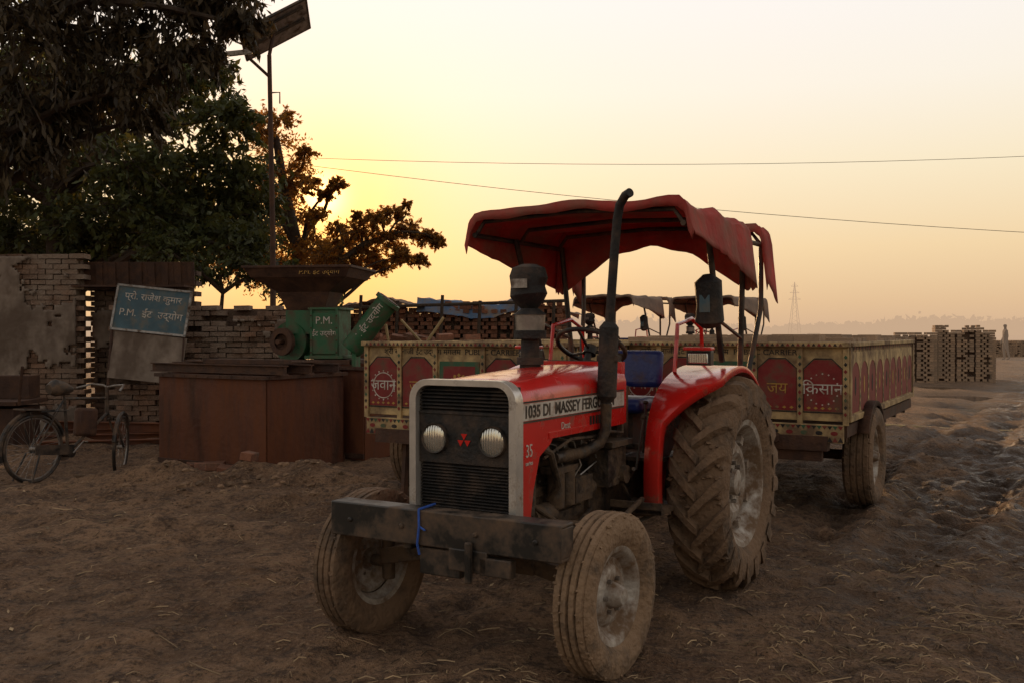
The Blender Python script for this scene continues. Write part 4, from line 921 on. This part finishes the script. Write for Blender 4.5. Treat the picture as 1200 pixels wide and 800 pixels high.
def person(loc,rotz):
    E=empty('person',loc,(0,0,rotz))
    J=[((0,0,.93),.13),((0,0,1.15),.12),((0,0,1.38),.15),((0,0,1.48),.06),((0,0,1.54),.06),((0,.01,1.62),.095),((0,.01,1.70),.075),
       ((.1,0,.86),.10),((.11,.03,.48),.065),((.11,-.02,.07),.045),((.11,.12,.03),.04),((-.1,0,.86),.10),((-.12,-.06,.48),.065),((-.12,-.16,.08),.045),((-.12,-.03,.03),.04),
       ((.19,0,1.40),.06),((.25,.0,1.12),.045),((.24,.1,.88),.035),((.24,.13,.78),.035),((-.19,0,1.40),.06),((-.25,-.03,1.12),.045),((-.25,.02,.88),.035),((-.25,.04,.78),.035)]
    Ed=[(0,1),(1,2),(2,3),(3,4),(4,5),(5,6),(0,7),(7,8),(8,9),(9,10),(0,11),(11,12),(12,13),(13,14),(2,15),(15,16),(16,17),(17,18),(2,19),(19,20),(20,21),(21,22)]
    me=bpy.data.meshes.new('figure'); me.from_pydata([j[0] for j in J],Ed,[]); o=bpy.data.objects.new('figure',me); S.collection.objects.link(o); o.parent=E
    o.modifiers.new('skin','SKIN')
    for i,j in enumerate(J): me.skin_vertices[0].data[i].radius=(j[1],j[1])
    me.skin_vertices[0].data[0].use_root=True
    o.modifiers.new('sub','SUBSURF').levels=1; me.materials.append(M['cloth'])
try:
    pp=P(1178,390,46); person((pp.x,pp.y,hz(pp.x,pp.y)-.02),R(80))
except Exception as ex: print('person',ex)

# ------------------------------------------------------------ world
az=math.atan(-222/FPX); el=math.atan(158/math.hypot(FPX,220))
sd=Vector((math.sin(az)*math.cos(el),math.cos(az)*math.cos(el),math.sin(el)))
W=bpy.data.worlds.new('World'); S.world=W; W.use_nodes=True; nt=W.node_tree; L=nt.links; nt.nodes.clear()
out=nn(nt,'ShaderNodeOutputWorld'); tc=nn(nt,'ShaderNodeTexCoord')
sky=nn(nt,'ShaderNodeTexSky'); sky.sky_type='NISHITA'; sky.sun_disc=False; sky.sun_elevation=el; sky.sun_rotation=az; sky.dust_density=3; sky.air_density=1.0
b1=nn(nt,'ShaderNodeBackground'); b1.inputs[1].default_value=.006; L.new(sky.outputs[0],b1.inputs[0])
nrm=nn(nt,'ShaderNodeVectorMath',operation='NORMALIZE'); L.new(tc.outputs['Generated'],nrm.inputs[0])
sp=nn(nt,'ShaderNodeSeparateXYZ'); L.new(nrm.outputs[0],sp.inputs[0])
cr=nn(nt,'ShaderNodeValToRGB'); e=cr.color_ramp.elements
e[0].position=0; e[0].color=(.64,.43,.28,1); e[1].position=1; e[1].color=(.54,.47,.42,1)
for p_,c_ in ((.03,(.73,.50,.30)),(.085,(.86,.64,.38)),(.16,(.92,.78,.55)),(.24,(.95,.87,.75)),(.34,(.96,.91,.88)),(.45,(.78,.72,.68)),(.62,(.60,.54,.49))):
    x=cr.color_ramp.elements.new(p_); x.color=(*c_,1)
L.new(sp.outputs[2],cr.inputs[0])
dt=nn(nt,'ShaderNodeVectorMath',operation='DOT_PRODUCT'); L.new(nrm.outputs[0],dt.inputs[0]); dt.inputs[1].default_value=sd
ff=nn(nt,'ShaderNodeMapRange',interpolation_type='SMOOTHSTEP'); L.new(dt.outputs['Value'],ff.inputs[0]); ff.inputs[1].default_value=-.5; ff.inputs[2].default_value=.72; ff.inputs[3].default_value=.64; ff.inputs[4].default_value=1.0
sc=nn(nt,'ShaderNodeVectorMath',operation='SCALE'); L.new(cr.outputs[0],sc.inputs[0]); L.new(ff.outputs[0],sc.inputs['Scale'])
cur=sc.outputs[0]
for pw,col in ((30,(.10,-.03,-.09)),(190,(.15,-.09,-.22)),(900,(.7,.26,.03)),(5000,(2.5,1.6,.6))):
    mx_=nn(nt,'ShaderNodeMath',operation='MAXIMUM'); L.new(dt.outputs['Value'],mx_.inputs[0]); mx_.inputs[1].default_value=0
    p_=nn(nt,'ShaderNodeMath',operation='POWER'); L.new(mx_.outputs[0],p_.inputs[0]); p_.inputs[1].default_value=pw
    s_=nn(nt,'ShaderNodeVectorMath',operation='SCALE'); s_.inputs[0].default_value=col; L.new(p_.outputs[0],s_.inputs['Scale'])
    a_=nn(nt,'ShaderNodeVectorMath',operation='ADD'); L.new(cur,a_.inputs[0]); L.new(s_.outputs[0],a_.inputs[1]); cur=a_.outputs[0]
b2=nn(nt,'ShaderNodeBackground'); b2.inputs[1].default_value=1; L.new(cur,b2.inputs[0])
ad=nn(nt,'ShaderNodeAddShader'); L.new(b1.outputs[0],ad.inputs[0]); L.new(b2.outputs[0],ad.inputs[1]); L.new(ad.outputs[0],out.inputs[0])
sl=bpy.data.lights.new('sun','SUN'); sl.energy=3.4; sl.angle=R(.8); sl.color=(1,.56,.25); so=bpy.data.objects.new('sun',sl); S.collection.objects.link(so)
so.rotation_euler=sd.to_track_quat('Z','Y').to_euler(); so.location=(0,0,20)
cam=bpy.data.cameras.new('camera'); cam.sensor_width=36; cam.lens=36*FPX/1200; cam.clip_end=6000; cam.clip_start=.05
co=bpy.data.objects.new('camera',cam); S.collection.objects.link(co); co.location=(0,0,CH); co.rotation_euler=(R(90)-math.atan(10/FPX),0,0); S.camera=co
S.view_settings.view_transform='Standard'; S.view_settings.look='None'; S.view_settings.exposure=0
print('objs',len(bpy.data.objects))
